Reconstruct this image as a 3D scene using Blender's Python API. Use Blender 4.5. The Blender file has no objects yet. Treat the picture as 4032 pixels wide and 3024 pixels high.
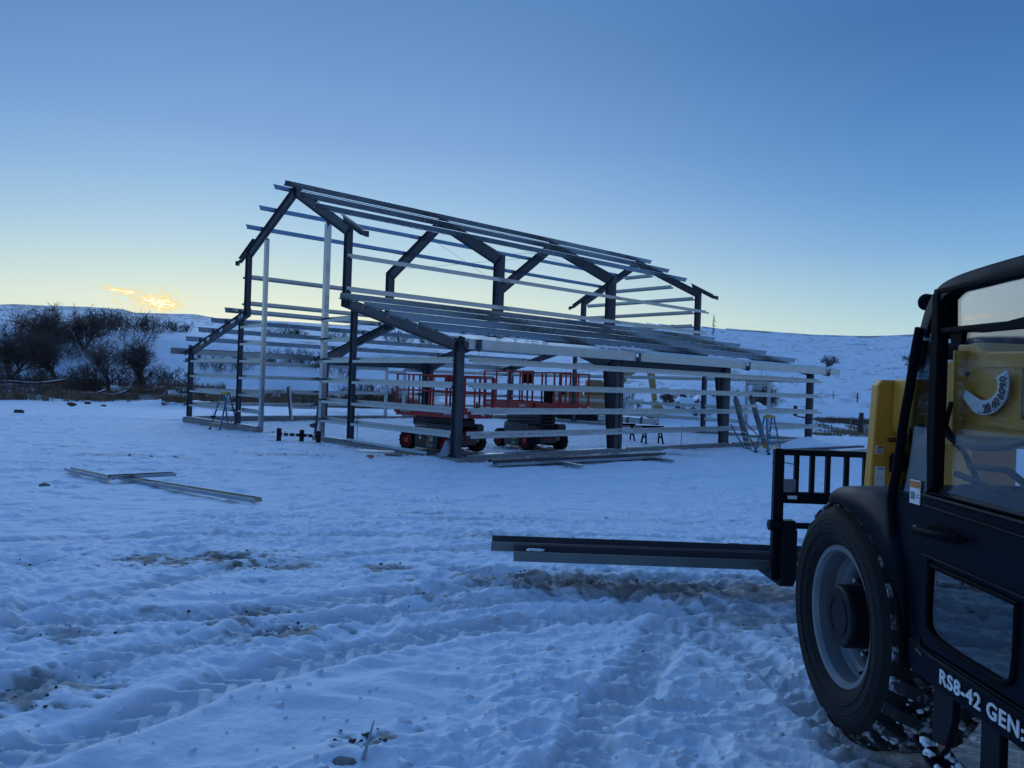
import bpy, math, random
import numpy as np
from mathutils import Matrix, Vector
V = Vector
rad = math.radians
random.seed(7)
sc = bpy.context.scene
COL = sc.collection

# ------------------------------------------------------------------ camera
cam = bpy.data.cameras.new('camera')
cam_o = bpy.data.objects.new('camera', cam)
COL.objects.link(cam_o)
sc.camera = cam_o
cam.sensor_width = 36
cam.lens = 36 * 3000 / 4032
cam.clip_start = 0.05
cam.clip_end = 8000
cam_o.matrix_world = (Matrix.Translation((0, 0, 2.32)) @ Matrix.Rotation(rad(90.02), 4, 'X')
                      @ Matrix.Rotation(rad(1.95), 4, 'Z'))

# ------------------------------------------------------------------ sky
SUN_AZ, SUN_EL = -15.0, 1.5          # degrees, azimuth measured from +Y towards +X
w = bpy.data.worlds.new('World')
sc.world = w
w.use_nodes = True
wt = w.node_tree
wt.nodes.clear()


def wn(kind, **kw):
    n = wt.nodes.new(kind)
    for k, v in kw.items():
        setattr(n, k, v)
    return n


def wl(a, b):
    wt.links.new(a, b)


def wmath(op, a, b=None, c=None, clamp=False):
    n = wn('ShaderNodeMath', operation=op, use_clamp=clamp)
    for i, v in enumerate((a, b, c)):
        if v is None:
            continue
        if isinstance(v, (int, float)):
            n.inputs[i].default_value = v
        else:
            wl(v, n.inputs[i])
    return n.outputs[0]


def s2l(c):
    return tuple((x / 255 / 12.92) if x <= 10.3 else ((x / 255 + .055) / 1.055) ** 2.4 for x in c)


tc = wn('ShaderNodeTexCoord')
sep = wn('ShaderNodeSeparateXYZ')
wl(tc.outputs['Generated'], sep.inputs[0])
X, Y, Z = sep.outputs
elev = wmath('MULTIPLY', wmath('ARCSINE', Z), 180 / math.pi)     # degrees above the horizon
azim = wmath('MULTIPLY', wmath('ARCTAN2', X, Y), 180 / math.pi)  # degrees right of +Y


def ramp(stops):
    n = wn('ShaderNodeValToRGB')
    f = wmath('SQRT', wmath('DIVIDE', elev, 90, clamp=True), clamp=True)
    wl(f, n.inputs[0])
    el = n.color_ramp.elements
    el[0].position = 0; el[0].color = (*s2l(stops[0][1]), 1)
    el[1].position = 1; el[1].color = (*s2l(stops[-1][1]), 1)
    for d, c in stops[1:-1]:
        e = el.new(math.sqrt(d / 90)); e.color = (*s2l(c), 1)
    return n.outputs[0]


def wmix(f, a, b, mode='MIX'):
    n = wn('ShaderNodeMix', data_type='RGBA', blend_type=mode)
    if isinstance(f, (int, float)):
        n.inputs[0].default_value = f
    else:
        wl(f, n.inputs[0])
    for s, v in ((n.inputs[6], a), (n.inputs[7], b)):
        if isinstance(v, tuple):
            s.default_value = v
        else:
            wl(v, s)
    return n.outputs[2]


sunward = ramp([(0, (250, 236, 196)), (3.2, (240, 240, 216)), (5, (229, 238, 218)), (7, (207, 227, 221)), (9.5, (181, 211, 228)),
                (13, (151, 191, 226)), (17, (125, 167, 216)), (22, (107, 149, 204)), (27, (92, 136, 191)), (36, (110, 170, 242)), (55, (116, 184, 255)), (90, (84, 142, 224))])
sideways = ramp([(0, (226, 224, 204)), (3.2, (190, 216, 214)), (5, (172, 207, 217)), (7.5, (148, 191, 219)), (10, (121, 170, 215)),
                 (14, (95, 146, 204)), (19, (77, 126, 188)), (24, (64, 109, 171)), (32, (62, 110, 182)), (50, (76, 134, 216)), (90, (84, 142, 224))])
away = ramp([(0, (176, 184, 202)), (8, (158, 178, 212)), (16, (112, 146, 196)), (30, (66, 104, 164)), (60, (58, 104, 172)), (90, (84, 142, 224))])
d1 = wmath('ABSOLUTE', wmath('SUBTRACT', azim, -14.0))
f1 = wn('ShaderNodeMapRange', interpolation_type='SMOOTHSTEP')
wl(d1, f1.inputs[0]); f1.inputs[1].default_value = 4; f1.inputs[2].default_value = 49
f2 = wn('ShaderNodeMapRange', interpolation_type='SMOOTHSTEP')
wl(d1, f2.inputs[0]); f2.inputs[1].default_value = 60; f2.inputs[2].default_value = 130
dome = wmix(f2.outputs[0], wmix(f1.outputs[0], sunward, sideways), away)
# the physical sky, compressed the way a phone exposes it, adds its own slow variation
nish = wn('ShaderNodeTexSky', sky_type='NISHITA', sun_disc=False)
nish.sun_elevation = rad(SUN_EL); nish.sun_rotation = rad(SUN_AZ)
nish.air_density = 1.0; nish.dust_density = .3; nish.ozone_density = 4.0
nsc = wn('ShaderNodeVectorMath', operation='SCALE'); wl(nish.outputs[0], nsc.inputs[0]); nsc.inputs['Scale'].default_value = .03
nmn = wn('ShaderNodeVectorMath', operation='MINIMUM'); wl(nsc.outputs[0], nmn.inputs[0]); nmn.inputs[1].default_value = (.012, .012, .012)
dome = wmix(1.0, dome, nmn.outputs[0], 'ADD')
# small sunlit clouds low over the hill: broken streaks of cumulus in one flat bank
def gate(cx, cy, rx, ry, tilt=0.0):
    dx = wmath('SUBTRACT', azim, cx)
    dy = wmath('SUBTRACT', wmath('SUBTRACT', elev, cy), wmath('MULTIPLY', dx, tilt))
    q = wmath('ADD', wmath('POWER', wmath('ABSOLUTE', wmath('DIVIDE', dx, rx)), 2.0), wmath('POWER', wmath('ABSOLUTE', wmath('DIVIDE', dy, ry)), 2.0))
    return wmath('SUBTRACT', 1.0, q, clamp=True)
bank = wmath('MAXIMUM', gate(-25.0, 4.72, 2.0, .78, -.08), wmath('MULTIPLY', gate(-27.3, 5.35, 1.6, .30, -.12), .95))
bank = wmath('MAXIMUM', bank, wmath('MULTIPLY', gate(-25.4, 4.9, 3.6, 1.35), .52))
comb = wn('ShaderNodeCombineXYZ')
wl(wmath('MULTIPLY', azim, 1.35), comb.inputs[0]); wl(wmath('MULTIPLY', elev, 4.6), comb.inputs[1]); comb.inputs[2].default_value = 3.7
nz = wn('ShaderNodeTexNoise'); wl(comb.outputs[0], nz.inputs[0])
nz.inputs['Scale'].default_value = 2.1; nz.inputs['Detail'].default_value = 6; nz.inputs['Roughness'].default_value = .62; nz.inputs['Distortion'].default_value = .5
dens = wmath('ADD', wmath('MULTIPLY', wmath('SUBTRACT', nz.outputs[0], .5), 3.4), wmath('SUBTRACT', wmath('MULTIPLY', bank, 1.05), .50))
cm = wn('ShaderNodeMapRange', interpolation_type='SMOOTHSTEP')
wl(dens, cm.inputs[0]); cm.inputs[1].default_value = -.05; cm.inputs[2].default_value = .30
cc = wn('ShaderNodeValToRGB')
wl(wmath('DIVIDE', dens, .9, clamp=True), cc.inputs[0])
ce = cc.color_ramp.elements
ce[0].position = 0; ce[0].color = (*s2l((252, 214, 150)), 1)
ce[1].position = .85; ce[1].color = (1.25, 1.2, .95, 1)
e = ce.new(.3); e.color = (*s2l((255, 222, 120)), 1)
skycol = wmix(wmath('MULTIPLY', cm.outputs[0], wmath('GREATER_THAN', bank, .001)), dome, cc.outputs[0])
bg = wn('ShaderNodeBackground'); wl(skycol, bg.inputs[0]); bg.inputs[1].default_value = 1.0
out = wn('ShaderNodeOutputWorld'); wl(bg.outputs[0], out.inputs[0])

# ------------------------------------------------------------------ sun: set behind the hill, only its broad glow still reaches the ground
GLOW_EL = 14
sl = bpy.data.lights.new('sun', 'SUN')
sl.energy = .80; sl.angle = rad(50); sl.color = (.62, .80, 1)
so = bpy.data.objects.new('sun', sl); COL.objects.link(so)
sd = V((math.sin(rad(SUN_AZ)) * math.cos(rad(GLOW_EL)), math.cos(rad(SUN_AZ)) * math.cos(rad(GLOW_EL)), math.sin(rad(GLOW_EL))))
so.rotation_euler = sd.to_track_quat('Z', 'Y').to_euler()
so.location = (-40, 60, 40)

sc.view_settings.view_transform = 'Standard'
sc.view_settings.look = 'None'
sc.view_settings.exposure = 0
sc.view_settings.gamma = 1
try:
    sc.cycles.transparent_max_bounces = 24
    sc.cycles.max_bounces = 8
except Exception:
    pass

# ------------------------------------------------------------------ materials
def mat(name, col, rough=.6, metal=0.0, var=.15, vscale=3.0, bump=0.0, bscale=40.0, spec=.5, rvar=0.0, objvar=0.0, dust=None, stretch=None):
    m = bpy.data.materials.new(name); m.use_nodes = True
    nt = m.node_tree; p = nt.nodes['Principled BSDF']
    p.inputs['Roughness'].default_value = rough; p.inputs['Metallic'].default_value = metal
    p.inputs['Specular IOR Level'].default_value = spec
    t = nt.nodes.new('ShaderNodeTexCoord')
    src = t.outputs['Object']
    if stretch:
        mp = nt.nodes.new('ShaderNodeMapping'); mp.inputs['Scale'].default_value = stretch
        nt.links.new(src, mp.inputs[0]); src = mp.outputs[0]
    n = nt.nodes.new('ShaderNodeTexNoise'); n.inputs['Scale'].default_value = vscale; n.inputs['Detail'].default_value = 6; n.inputs['Roughness'].default_value = .65
    nt.links.new(src, n.inputs[0])
    r = nt.nodes.new('ShaderNodeValToRGB'); nt.links.new(n.outputs[0], r.inputs[0])
    lo = tuple(c * (1 - var) for c in col); hi = tuple(min(1, c * (1 + var)) for c in col)
    r.color_ramp.elements[0].position = .3; r.color_ramp.elements[0].color = (*lo, 1)
    r.color_ramp.elements[1].position = .7; r.color_ramp.elements[1].color = (*hi, 1)
    c = r.outputs[0]
    if objvar:
        oi = nt.nodes.new('ShaderNodeObjectInfo'); hs = nt.nodes.new('ShaderNodeHueSaturation')
        mr = nt.nodes.new('ShaderNodeMapRange'); nt.links.new(oi.outputs['Random'], mr.inputs[0])
        mr.inputs[3].default_value = 1 - objvar; mr.inputs[4].default_value = 1 + objvar
        nt.links.new(mr.outputs[0], hs.inputs['Value']); nt.links.new(c, hs.inputs['Color']); c = hs.outputs[0]
    if dust:
        n2 = nt.nodes.new('ShaderNodeTexNoise'); n2.inputs['Scale'].default_value = dust[1]; n2.inputs['Detail'].default_value = 8; n2.inputs['Roughness'].default_value = .7
        nt.links.new(t.outputs['Object'], n2.inputs[0])
        mr = nt.nodes.new('ShaderNodeMapRange'); mr.inputs[1].default_value = dust[2]; mr.inputs[2].default_value = dust[2] + .12
        nt.links.new(n2.outputs[0], mr.inputs[0])
        mx = nt.nodes.new('ShaderNodeMix'); mx.data_type = 'RGBA'
        nt.links.new(mr.outputs[0], mx.inputs[0]); nt.links.new(c, mx.inputs[6]); mx.inputs[7].default_value = (*dust[0], 1); c = mx.outputs[2]
    nt.links.new(c, p.inputs['Base Color'])
    if rvar:
        mr = nt.nodes.new('ShaderNodeMapRange'); nt.links.new(n.outputs[0], mr.inputs[0])
        mr.inputs[1].default_value = .3; mr.inputs[2].default_value = .7; mr.inputs[3].default_value = max(.02, rough - rvar); mr.inputs[4].default_value = min(1, rough + rvar)
        nt.links.new(mr.outputs[0], p.inputs['Roughness'])
    if bump:
        n3 = nt.nodes.new('ShaderNodeTexNoise'); n3.inputs['Scale'].default_value = bscale; n3.inputs['Detail'].default_value = 5
        nt.links.new(t.outputs['Object'], n3.inputs[0])
        b = nt.nodes.new('ShaderNodeBump'); b.inputs['Strength'].default_value = bump; b.inputs['Distance'].default_value = .02
        nt.links.new(n3.outputs[0], b.inputs['Height']); nt.links.new(b.outputs[0], p.inputs['Normal'])
    return m


def glass(name, tint, gloss=.22):
    m = bpy.data.materials.new(name); m.use_nodes = True
    nt = m.node_tree; nt.nodes.clear()
    o = nt.nodes.new('ShaderNodeOutputMaterial'); mx = nt.nodes.new('ShaderNodeMixShader')
    tr = nt.nodes.new('ShaderNodeBsdfTransparent'); tr.inputs[0].default_value = (*tint, 1)
    gl = nt.nodes.new('ShaderNodeBsdfGlossy'); gl.inputs['Roughness'].default_value = .015; gl.inputs[0].default_value = (.95, .97, 1, 1)
    fr = nt.nodes.new('ShaderNodeLayerWeight'); fr.inputs[0].default_value = .5
    pw = nt.nodes.new('ShaderNodeMath'); pw.operation = 'POWER'; pw.inputs[1].default_value = 3.0
    nt.links.new(fr.outputs['Facing'], pw.inputs[0])
    mt = nt.nodes.new('ShaderNodeMath'); mt.operation = 'MULTIPLY_ADD'; mt.inputs[1].default_value = .50; mt.inputs[2].default_value = gloss; mt.use_clamp = True
    nt.links.new(pw.outputs[0], mt.inputs[0]); nt.links.new(mt.outputs[0], mx.inputs[0])
    nt.links.new(tr.outputs[0], mx.inputs[1]); nt.links.new(gl.outputs[0], mx.inputs[2]); nt.links.new(mx.outputs[0], o.inputs[0])
    return m


M = {}
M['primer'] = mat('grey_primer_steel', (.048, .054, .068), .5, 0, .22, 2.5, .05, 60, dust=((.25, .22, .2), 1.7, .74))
M['galv'] = mat('galvanized_steel', (.36, .40, .42), .24, .92, .10, 2.0, .012, 14, rvar=.06, objvar=.14)
M['galv_bright'] = mat('bright_galvanized_steel', (.44, .48, .48), .36, .75, .2, 3.0, .03, 12, rvar=.1, objvar=.06, stretch=(.5, 3, 1))
M['galv_dull'] = mat('dull_galvanized_steel', (.15, .18, .18), .45, .5, .15, 3.0, .02, 14)
M['concrete'] = mat('concrete', (.26, .25, .23), .9, 0, .2, 2, .3, 30)
M['red'] = mat('red_machine_paint', (.40, .016, .020), .38, 0, .18, 4, dust=((.22, .2, .19), 3, .72))
M['dkgrey'] = mat('dark_grey_machine_paint', (.035, .045, .055), .45, 0, .2, 4, dust=((.3, .3, .3), 4, .74))
M['black'] = mat('black_plastic', (.005, .006, .008), .55, 0, .2, 6, spec=.03)
M['blackpaint'] = mat('black_machine_paint', (.007, .008, .011), .4, 0, .15, 3, rvar=.08, spec=.14, dust=((.035, .038, .042), 6, .70))
M['cabpaint'] = mat('dark_cab_paint', (.004, .008, .015), .42, 0, .2, 2.5, rvar=.1, spec=.05, dust=((.012, .016, .022), 9, .70))
M['rubber'] = mat('tyre_rubber', (.011, .012, .013), .8, 0, .3, 8, .25, 60, spec=.25, dust=((.03, .03, .032), 5, .62))
M['rubber_snow'] = mat('snowy_tyre_rubber', (.018, .019, .021), .8, 0, .3, 8, .3, 60, dust=((.66, .69, .73), 11, .53))
M['rim'] = mat('silver_rim_paint', (.19, .205, .22), .42, .3, .12, 5, dust=((.2, .2, .2), 8, .68))
M['yellow'] = mat('yellow_machine_paint', (.60, .285, .03), .42, 0, .14, 2.0, rvar=.08, dust=((.30, .2, .08), 3, .72))
M['tan'] = mat('faded_yellow_paint', (.40, .25, .10), .55, 0, .15, 2.0)
M['ladblue'] = mat('blue_fiberglass', (.05, .19, .32), .5, 0, .2, 8)
M['ladyellow'] = mat('yellow_ladder_plastic', (.55, .33, .03), .5, 0, .15, 8)
M['alu'] = mat('aluminium', (.55, .57, .6), .35, .9, .1, 8)
M['wood'] = mat('weathered_wood', (.20, .16, .12), .85, 0, .3, 6, .3, 30)
M['darkwood'] = mat('dark_post_wood', (.05, .042, .038), .9, 0, .3, 6, .4, 30)
M['bark'] = mat('bark', (.068, .056, .050), .9, 0, .35, 2.5, .4, 12)
M['twig'] = mat('twigs', (.125, .094, .08), .9, 0, .3, 1.5)
M['brush'] = mat('brush_twigs', (.125, .082, .064), .9, 0, .35, .8)
M['juniper'] = mat('juniper_foliage', (.022, .028, .026), .9, 0, .4, 1.2)
M['reed'] = mat('dry_reed', (.22, .145, .085), .9, 0, .35, 1.0)
M['sage'] = mat('sage_tuft', (.17, .155, .13), .9, 0, .35, .6)
M['white'] = mat('white_decal', (.72, .74, .75), .5, 0, .06, 8)
M['labelred'] = mat('red_decal', (.45, .04, .025), .5, 0, .06, 8)
M['labelorange'] = mat('orange_decal', (.55, .16, .02), .5, 0, .06, 8)
M['labelblack'] = mat('black_decal', (.015, .015, .016), .5, 0, .06, 8)
M['labelgrey'] = mat('grey_decal', (.17, .18, .19), .5, 0, .06, 8)
M['snowlump'] = mat('packed_snow', (.84, .86, .88), .7, 0, .04, 6, .4, 20)
M['soil'] = mat('frozen_soil', (.085, .062, .045), .95, 0, .4, 5, .5, 20)
M['rock'] = mat('grey_rock', (.20, .18, .16), .9, 0, .3, 4, .5, 12)
M['clear'] = glass('clear_plastic', (.92, .95, .96), .06)
M['glass'] = glass('tinted_cab_glass', (.90, .93, .94), .012)
M['glasstop'] = glass('upper_glass', (.80, .84, .84), .07)
M['glassclear'] = glass('windscreen_glass', (.82, .87, .88), .004)
M['glassdark'] = glass('dark_door_glass', (.42, .50, .52), .08)
M['trash'] = mat('orange_wrapper', (.42, .16, .10), .6, 0, .5, 20)

# ------------------------------------------------------------------ mesh helpers
def frame(d, up):
    d = V(d).normalized(); up = V(up)
    s = d.cross(up)
    if s.length < 1e-6:
        s = d.cross(V((1, 0, 0)))
    s.normalize(); u = s.cross(d).normalized()
    return d, s, u


class MB:
    def __init__(self):
        self.v = []; self.f = []; self.s = []

    def add(self, vs, fs, smooth=False):
        o = len(self.v)
        self.v += [tuple(x) for x in vs]
        self.f += [tuple(i + o for i in f) for f in fs]
        self.s += [smooth] * len(fs)
        return self

    def box(self, c, s, T=None):
        cx, cy, cz = c; a, b, h = s[0] / 2, s[1] / 2, s[2] / 2
        vs = [V((cx + i * a, cy + j * b, cz + k * h)) for i in (-1, 1) for j in (-1, 1) for k in (-1, 1)]
        if T is not None:
            vs = [T @ p for p in vs]
        return self.add(vs, [(0, 1, 3, 2), (4, 6, 7, 5), (0, 4, 5, 1), (2, 3, 7, 6), (0, 2, 6, 4), (1, 5, 7, 3)])

    def ext(self, p0, p1, poly, side, up, cap=True):
        p0, p1, side, up = V(p0), V(p1), V(side), V(up)
        n = len(poly)
        vs = [p + side * a + up * b for p in (p0, p1) for a, b in poly]
        fs = [(i, (i + 1) % n, n + (i + 1) % n, n + i) for i in range(n)]
        if cap:
            fs += [tuple(range(n - 1, -1, -1)), tuple(range(n, 2 * n))]
        return self.add(vs, fs)

    def bar(self, p0, p1, wd, ht, up=(0, 0, 1)):
        d, s, u = frame(V(p1) - V(p0), up)
        a, b = wd / 2, ht / 2
        return self.ext(p0, p1, [(-a, -b), (a, -b), (a, b), (-a, b)], s, u)

    def prism(self, pts, vec):
        pts = [V(p) for p in pts]; n = len(pts); vec = V(vec)
        vs = pts + [p + vec for p in pts]
        fs = [(i, (i + 1) % n, n + (i + 1) % n, n + i) for i in range(n)] + [tuple(range(n - 1, -1, -1)), tuple(range(n, 2 * n))]
        return self.add(vs, fs)

    def tube(self, pts, r, n=8, cap=True):
        pts = [V(p) for p in pts]; k = len(pts)
        rs = r if isinstance(r, (list, tuple)) else [r] * k
        vs = []; prev = None
        for i, p in enumerate(pts):
            t = pts[min(i + 1, k - 1)] - pts[max(i - 1, 0)]
            t.normalize()
            ref = prev if prev is not None else (V((0, 0, 1)) if abs(t.z) < .9 else V((1, 0, 0)))
            s = t.cross(ref)
            if s.length < 1e-5:
                s = t.cross(V((.3, .7, .2)))
            s.normalize(); u = s.cross(t).normalized(); prev = u
            for j in range(n):
                a = 2 * math.pi * j / n
                vs.append(p + (s * math.cos(a) + u * math.sin(a)) * rs[i])
        fs = [(i * n + j, i * n + (j + 1) % n, (i + 1) * n + (j + 1) % n, (i + 1) * n + j) for i in range(k - 1) for j in range(n)]
        self.add(vs, fs, True)
        if cap:
            o = len(self.v) - len(vs)
            self.f += [tuple(o + j for j in range(n - 1, -1, -1)), tuple(o + (k - 1) * n + j for j in range(n))]
            self.s += [False, False]
        return self

    def cyl(self, p0, p1, r, n=12):
        return self.tube([p0, p1], r, n)

    def lathe(self, prof, o, ax, n=32, smooth=True):
        d, s, u = frame(ax, (0, 0, 1) if abs(V(ax).normalized().z) < .9 else (1, 0, 0))
        o = V(o)
        for (r0, h0), (r1, h1) in zip(prof, prof[1:]):
            vs = []
            for r, h in ((r0, h0), (r1, h1)):
                for j in range(n):
                    a = 2 * math.pi * j / n
                    vs.append(o + d * h + (s * math.cos(a) + u * math.sin(a)) * r)
            self.add(vs, [(j, (j + 1) % n, n + (j + 1) % n, n + j) for j in range(n)], smooth)
        return self

    def ico(self, c, r, sq=(1, 1, 1), jit=.25, seed=0):
        rr = random.Random(seed); n, k = 7, 4
        vs = [V((0, 0, 1))]
        for i in range(1, k):
            ph = math.pi * i / k
            for j in range(n):
                a = 2 * math.pi * j / n + i * .4
                vs.append(V((math.sin(ph) * math.cos(a), math.sin(ph) * math.sin(a), math.cos(ph))))
        vs.append(V((0, 0, -1)))
        vs = [V(c) + V((p.x * sq[0], p.y * sq[1], p.z * sq[2])) * r * (1 + rr.uniform(-jit, jit)) for p in vs]
        fs = [(0, 1 + j, 1 + (j + 1) % n) for j in range(n)]
        for i in range(k - 2):
            a = 1 + i * n; b = a + n
            fs += [(a + j, b + j, b + (j + 1) % n, a + (j + 1) % n) for j in range(n)]
        a = 1 + (k - 2) * n; e_ = len(vs) - 1
        fs += [(a + j, e_, a + (j + 1) % n) for j in range(n)]
        return self.add(vs, fs, True)

    def mesh(self, name, m):
        me = bpy.data.meshes.new(name)
        me.from_pydata(self.v, [], self.f)
        me.polygons.foreach_set('use_smooth', self.s)
        if m:
            me.materials.append(M[m] if isinstance(m, str) else m)
        me.update()
        return me

    def build(self, name, m, parent=None, bevel=0):
        o = bpy.data.objects.new(name, self.mesh(name, m))
        COL.objects.link(o)
        if parent is not None:
            o.parent = parent
        if bevel:
            b = o.modifiers.new('bevel', 'BEVEL'); b.width = bevel; b.segments = 2; b.limit_method = 'ANGLE'; b.angle_limit = rad(40)
        return o


def tag(o, label=None, cat=None, group=None, kind=None):
    for k, v in (('label', label), ('category', cat), ('group', group), ('kind', kind)):
        if v:
            o[k] = v
    return o


def empty(name, loc, rz=0.0):
    o = bpy.data.objects.new(name, None); COL.objects.link(o)
    o.location = loc; o.rotation_euler = (0, 0, rz); o.empty_display_size = .3
    return o


def copy_tree(o, parent=None):
    c = o.copy(); COL.objects.link(c); c.parent = parent
    for ch in list(o.children):
        copy_tree(ch, c)
    return c


def text(body, size, m, parent, origin, xdir, ydir, name='lettering', bold=.0, depth=.003, stretch=1.0, track=1.0):
    cu = bpy.data.curves.new('t', 'FONT'); cu.body = body; cu.size = size; cu.extrude = depth / 2; cu.offset = bold; cu.space_character = track
    to = bpy.data.objects.new('t', cu); COL.objects.link(to)
    dg = bpy.context.evaluated_depsgraph_get(); dg.update()
    me = bpy.data.meshes.new_from_object(to.evaluated_get(dg))
    bpy.data.objects.remove(to); bpy.data.curves.remove(cu)
    x = V(xdir).normalized(); y = V(ydir); y = (y - x * y.dot(x)).normalized(); z = x.cross(y)
    T = Matrix((( x.x * stretch, y.x, z.x, origin[0]), (x.y * stretch, y.y, z.y, origin[1]), (x.z * stretch, y.z, z.z, origin[2]), (0, 0, 0, 1)))
    me.transform(T); me.materials.clear(); me.materials.append(M[m]); me.name = name
    o = bpy.data.objects.new(name, me); COL.objects.link(o); o.parent = parent
    return o

# ------------------------------------------------------------------ noise + terrain
def _h(ix, iy, s):
    with np.errstate(over='ignore'):
        h = (ix.astype(np.int64) * 374761393 + iy.astype(np.int64) * 668265263 + s * 974634777) & 0xffffffff
        h = ((h ^ (h >> 13)) * 1274126177) & 0xffffffff
        h = (h ^ (h >> 16)) & 0xffffffff
    return h


def noise(x, y, s=0):
    """gradient noise, about -0.7..0.7"""
    x = np.asarray(x, float); y = np.asarray(y, float)
    ix = np.floor(x); iy = np.floor(y); fx = x - ix; fy = y - iy
    ux = fx * fx * fx * (fx * (fx * 6 - 15) + 10); uy = fy * fy * fy * (fy * (fy * 6 - 15) + 10)

    def g(dx, dy):
        a = _h(ix + dx, iy + dy, s) * (2 * math.pi / 4294967296.0)
        return np.cos(a) * (fx - dx) + np.sin(a) * (fy - dy)
    a = g(0, 0); b = g(1, 0); c = g(0, 1); d = g(1, 1)
    return (a + ux * (b - a)) + uy * ((c + ux * (d - c)) - (a + ux * (b - a)))


def fbm(x, y, s=0, oct=4, gain=.5):
    t = 0; a = 1
    for i in range(oct):
        t = t + a * noise(x * 2 ** i, y * 2 ** i, s + i * 17); a *= gain
    return t


def sst(a, b, x):
    t = np.clip((np.asarray(x, float) - a) / (b - a), 0, 1)
    return t * t * (3 - 2 * t)


SKY_U = np.array([-900, 0, 60, 150, 350, 480, 530, 770, 850, 1000, 1129, 1353, 1650, 2083, 2434, 2564, 2763, 2828, 3007, 3202, 3420, 3537, 3606, 3800, 4300, 5200])
SKY_V = np.array([1240, 1197, 1195, 1200, 1206, 1215, 1229, 1235, 1250, 1257, 1264, 1278, 1262, 1245, 1264, 1271, 1283, 1289, 1301, 1315, 1321, 1317, 1313, 1300, 1270, 1260])
_ray_az = []; _ray_el = []
for u_, v_ in zip(SKY_U, SKY_V):
    xr = (u_ - 2016) / 3000; yr = -(v_ - 1512) / 3000
    c_, s_ = math.cos(rad(1.95)), math.sin(rad(1.95))
    X_ = c_ * xr - s_ * yr; Z_ = s_ * xr + c_ * yr
    _ray_az.append(math.atan2(X_, 1)); _ray_el.append(Z_ / math.hypot(X_, 1))
_ray_az = np.array(_ray_az); _ray_el = np.array(_ray_el)

HEAPS = [  # x, y, radius x, radius y, height, yaw
    (12.5, 32.8, 1.35, .8, .50, .7), (9.2, 31.0, 1.2, .5, .16, .7), (6.3, 29.4, .9, .45, .15, .7), (13.4, 33.9, .8, .6, .35, .7),
    (15.5, 58.0, 3.6, 3.0, 2.3, .4), (19.6, 59.0, 4.0, 3.0, 1.05, 0), (24.5, 60, 4, 2.5, .35, 0), (12.0, 57.0, 1.6, 1.6, 1.1, .2),
    (-11, 52, 4, 1.6, .5, 0), (-27, 62, 6, 2, .7, .2), (-13.2, 38.0, 1.2, .5, .12, -.8), (-2.6, 23.9, 1.3, .4, .10, -.75), (.3, 23.9, 1.4, .35, .10, .74),
    (-9.3, 33.0, .9, .4, .08, -.8)]
_tr = [  # wheel tracks and shovel ridges: polylines in metres, half width, depth
    ([(-2.5, 2.9), (-1.98, 3.55), (-1.43, 4.41), (-.95, 4.98), (.3, 5.75), (1.7, 6.2)], .16, .070),
    ([(-3.2, 3.5), (-2.6, 4.2), (-2.0, 4.95), (-1.3, 5.5), (0, 6.25), (1.6, 6.75)], .15, .055),
    ([(-4.2, 4.9), (-1.93, 5.66), (-.6, 6.5), (.45, 7.05), (2.2, 7.35), (3.6, 7.3)], .18, .060),
    ([(-4.6, 5.0), (-3.7, 5.6), (-3.1, 6.1), (-2.7, 7.2), (-1.2, 8.3), (1.0, 9.2), (4, 9.9)], .17, .050),
    ([(-6.2, 8.7), (-3.6, 9.3), (-1.0, 9.7), (2.0, 10.3), (6, 11)], .18, .045),
    ([(-6.5, 10.6), (-3.6, 11.2), (-.5, 11.5), (3.0, 12.4), (8, 14)], .18, .045),
    ([(1.70, 2.6), (1.76, 4.4), (1.5, 5.6), (.9, 6.6), (-.6, 7.6)], .17, .065),
    ([(.2, 2.8), (.5, 3.9), (1.0, 5.0), (1.15, 5.6)], .14, .045),
    ([(-14, 19), (-8, 21), (-3, 20.5), (3, 22), (10, 27)], .3, .05),
    ([(-14, 17.4), (-8, 19.2), (-3, 18.8), (4, 20.3), (11, 25)], .3, .05),
    ([(-30, 36), (-20, 41), (-12, 44), (-2, 47)], .5, .14), ([(-30, 39), (-20, 44.2), (-12, 47), (-2, 50)], .5, .14)]


def base_z(x, y):
    x = np.asarray(x, float); y = np.asarray(y, float)
    r = np.hypot(x, y); az = np.arctan2(x, y)
    z = .60 - .73 * sst(3.5, 20, r)
    z = z - .14 * sst(-8, -14, x) * sst(22, 30, y)
    z = z - .35 * sst(45, 75, r)
    ridge = np.interp(az, _ray_az, _ray_el, left=.05, right=.05)
    back = sst(1.2, 2.2, np.abs(az)); ridge = ridge * (1 - .4 * back)
    R1 = 400 - 90 * sst(-.05, .3, az)
    crest = 2.32 + ridge * R1
    t = np.clip((r - 105) / (R1 - 105), 0, 1)
    wl_ = sst(.06, -.14, az) * sst(-.9, -.6, az)
    slope = t ** .92
    hill = crest * (slope * (1 - wl_) + wl_ * (.03 * sst(0, .1, t) + .97 * t ** 1.15))
    terr = wl_ * 5.6 * sst(100, 128, r + 9 * noise(az * 9, 0 * az, 5)) * (1 - sst(150, 330, r))
    hill = hill + terr * (1 - t)
    hill = hill + 1.1 * fbm(x / 60, y / 60, 31, 3) * np.sin(np.pi * t) * sst(105, 170, r)
    z = z + .22 * fbm(x / 6.5, y / 6.5, 33, 3) * sst(98, 130, r)
    z = z + hill * (r > 105) + wl_ * 1.3 * sst(86, 99, r + 4 * noise(az * 12, 0 * az, 6)) * (1 - sst(150, 330, r))
    over = np.clip((r - R1) / 260, 0, 1)
    z = np.where(r > R1, crest - 10 * over ** 1.5 * (1 - back), z)
    return z


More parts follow.
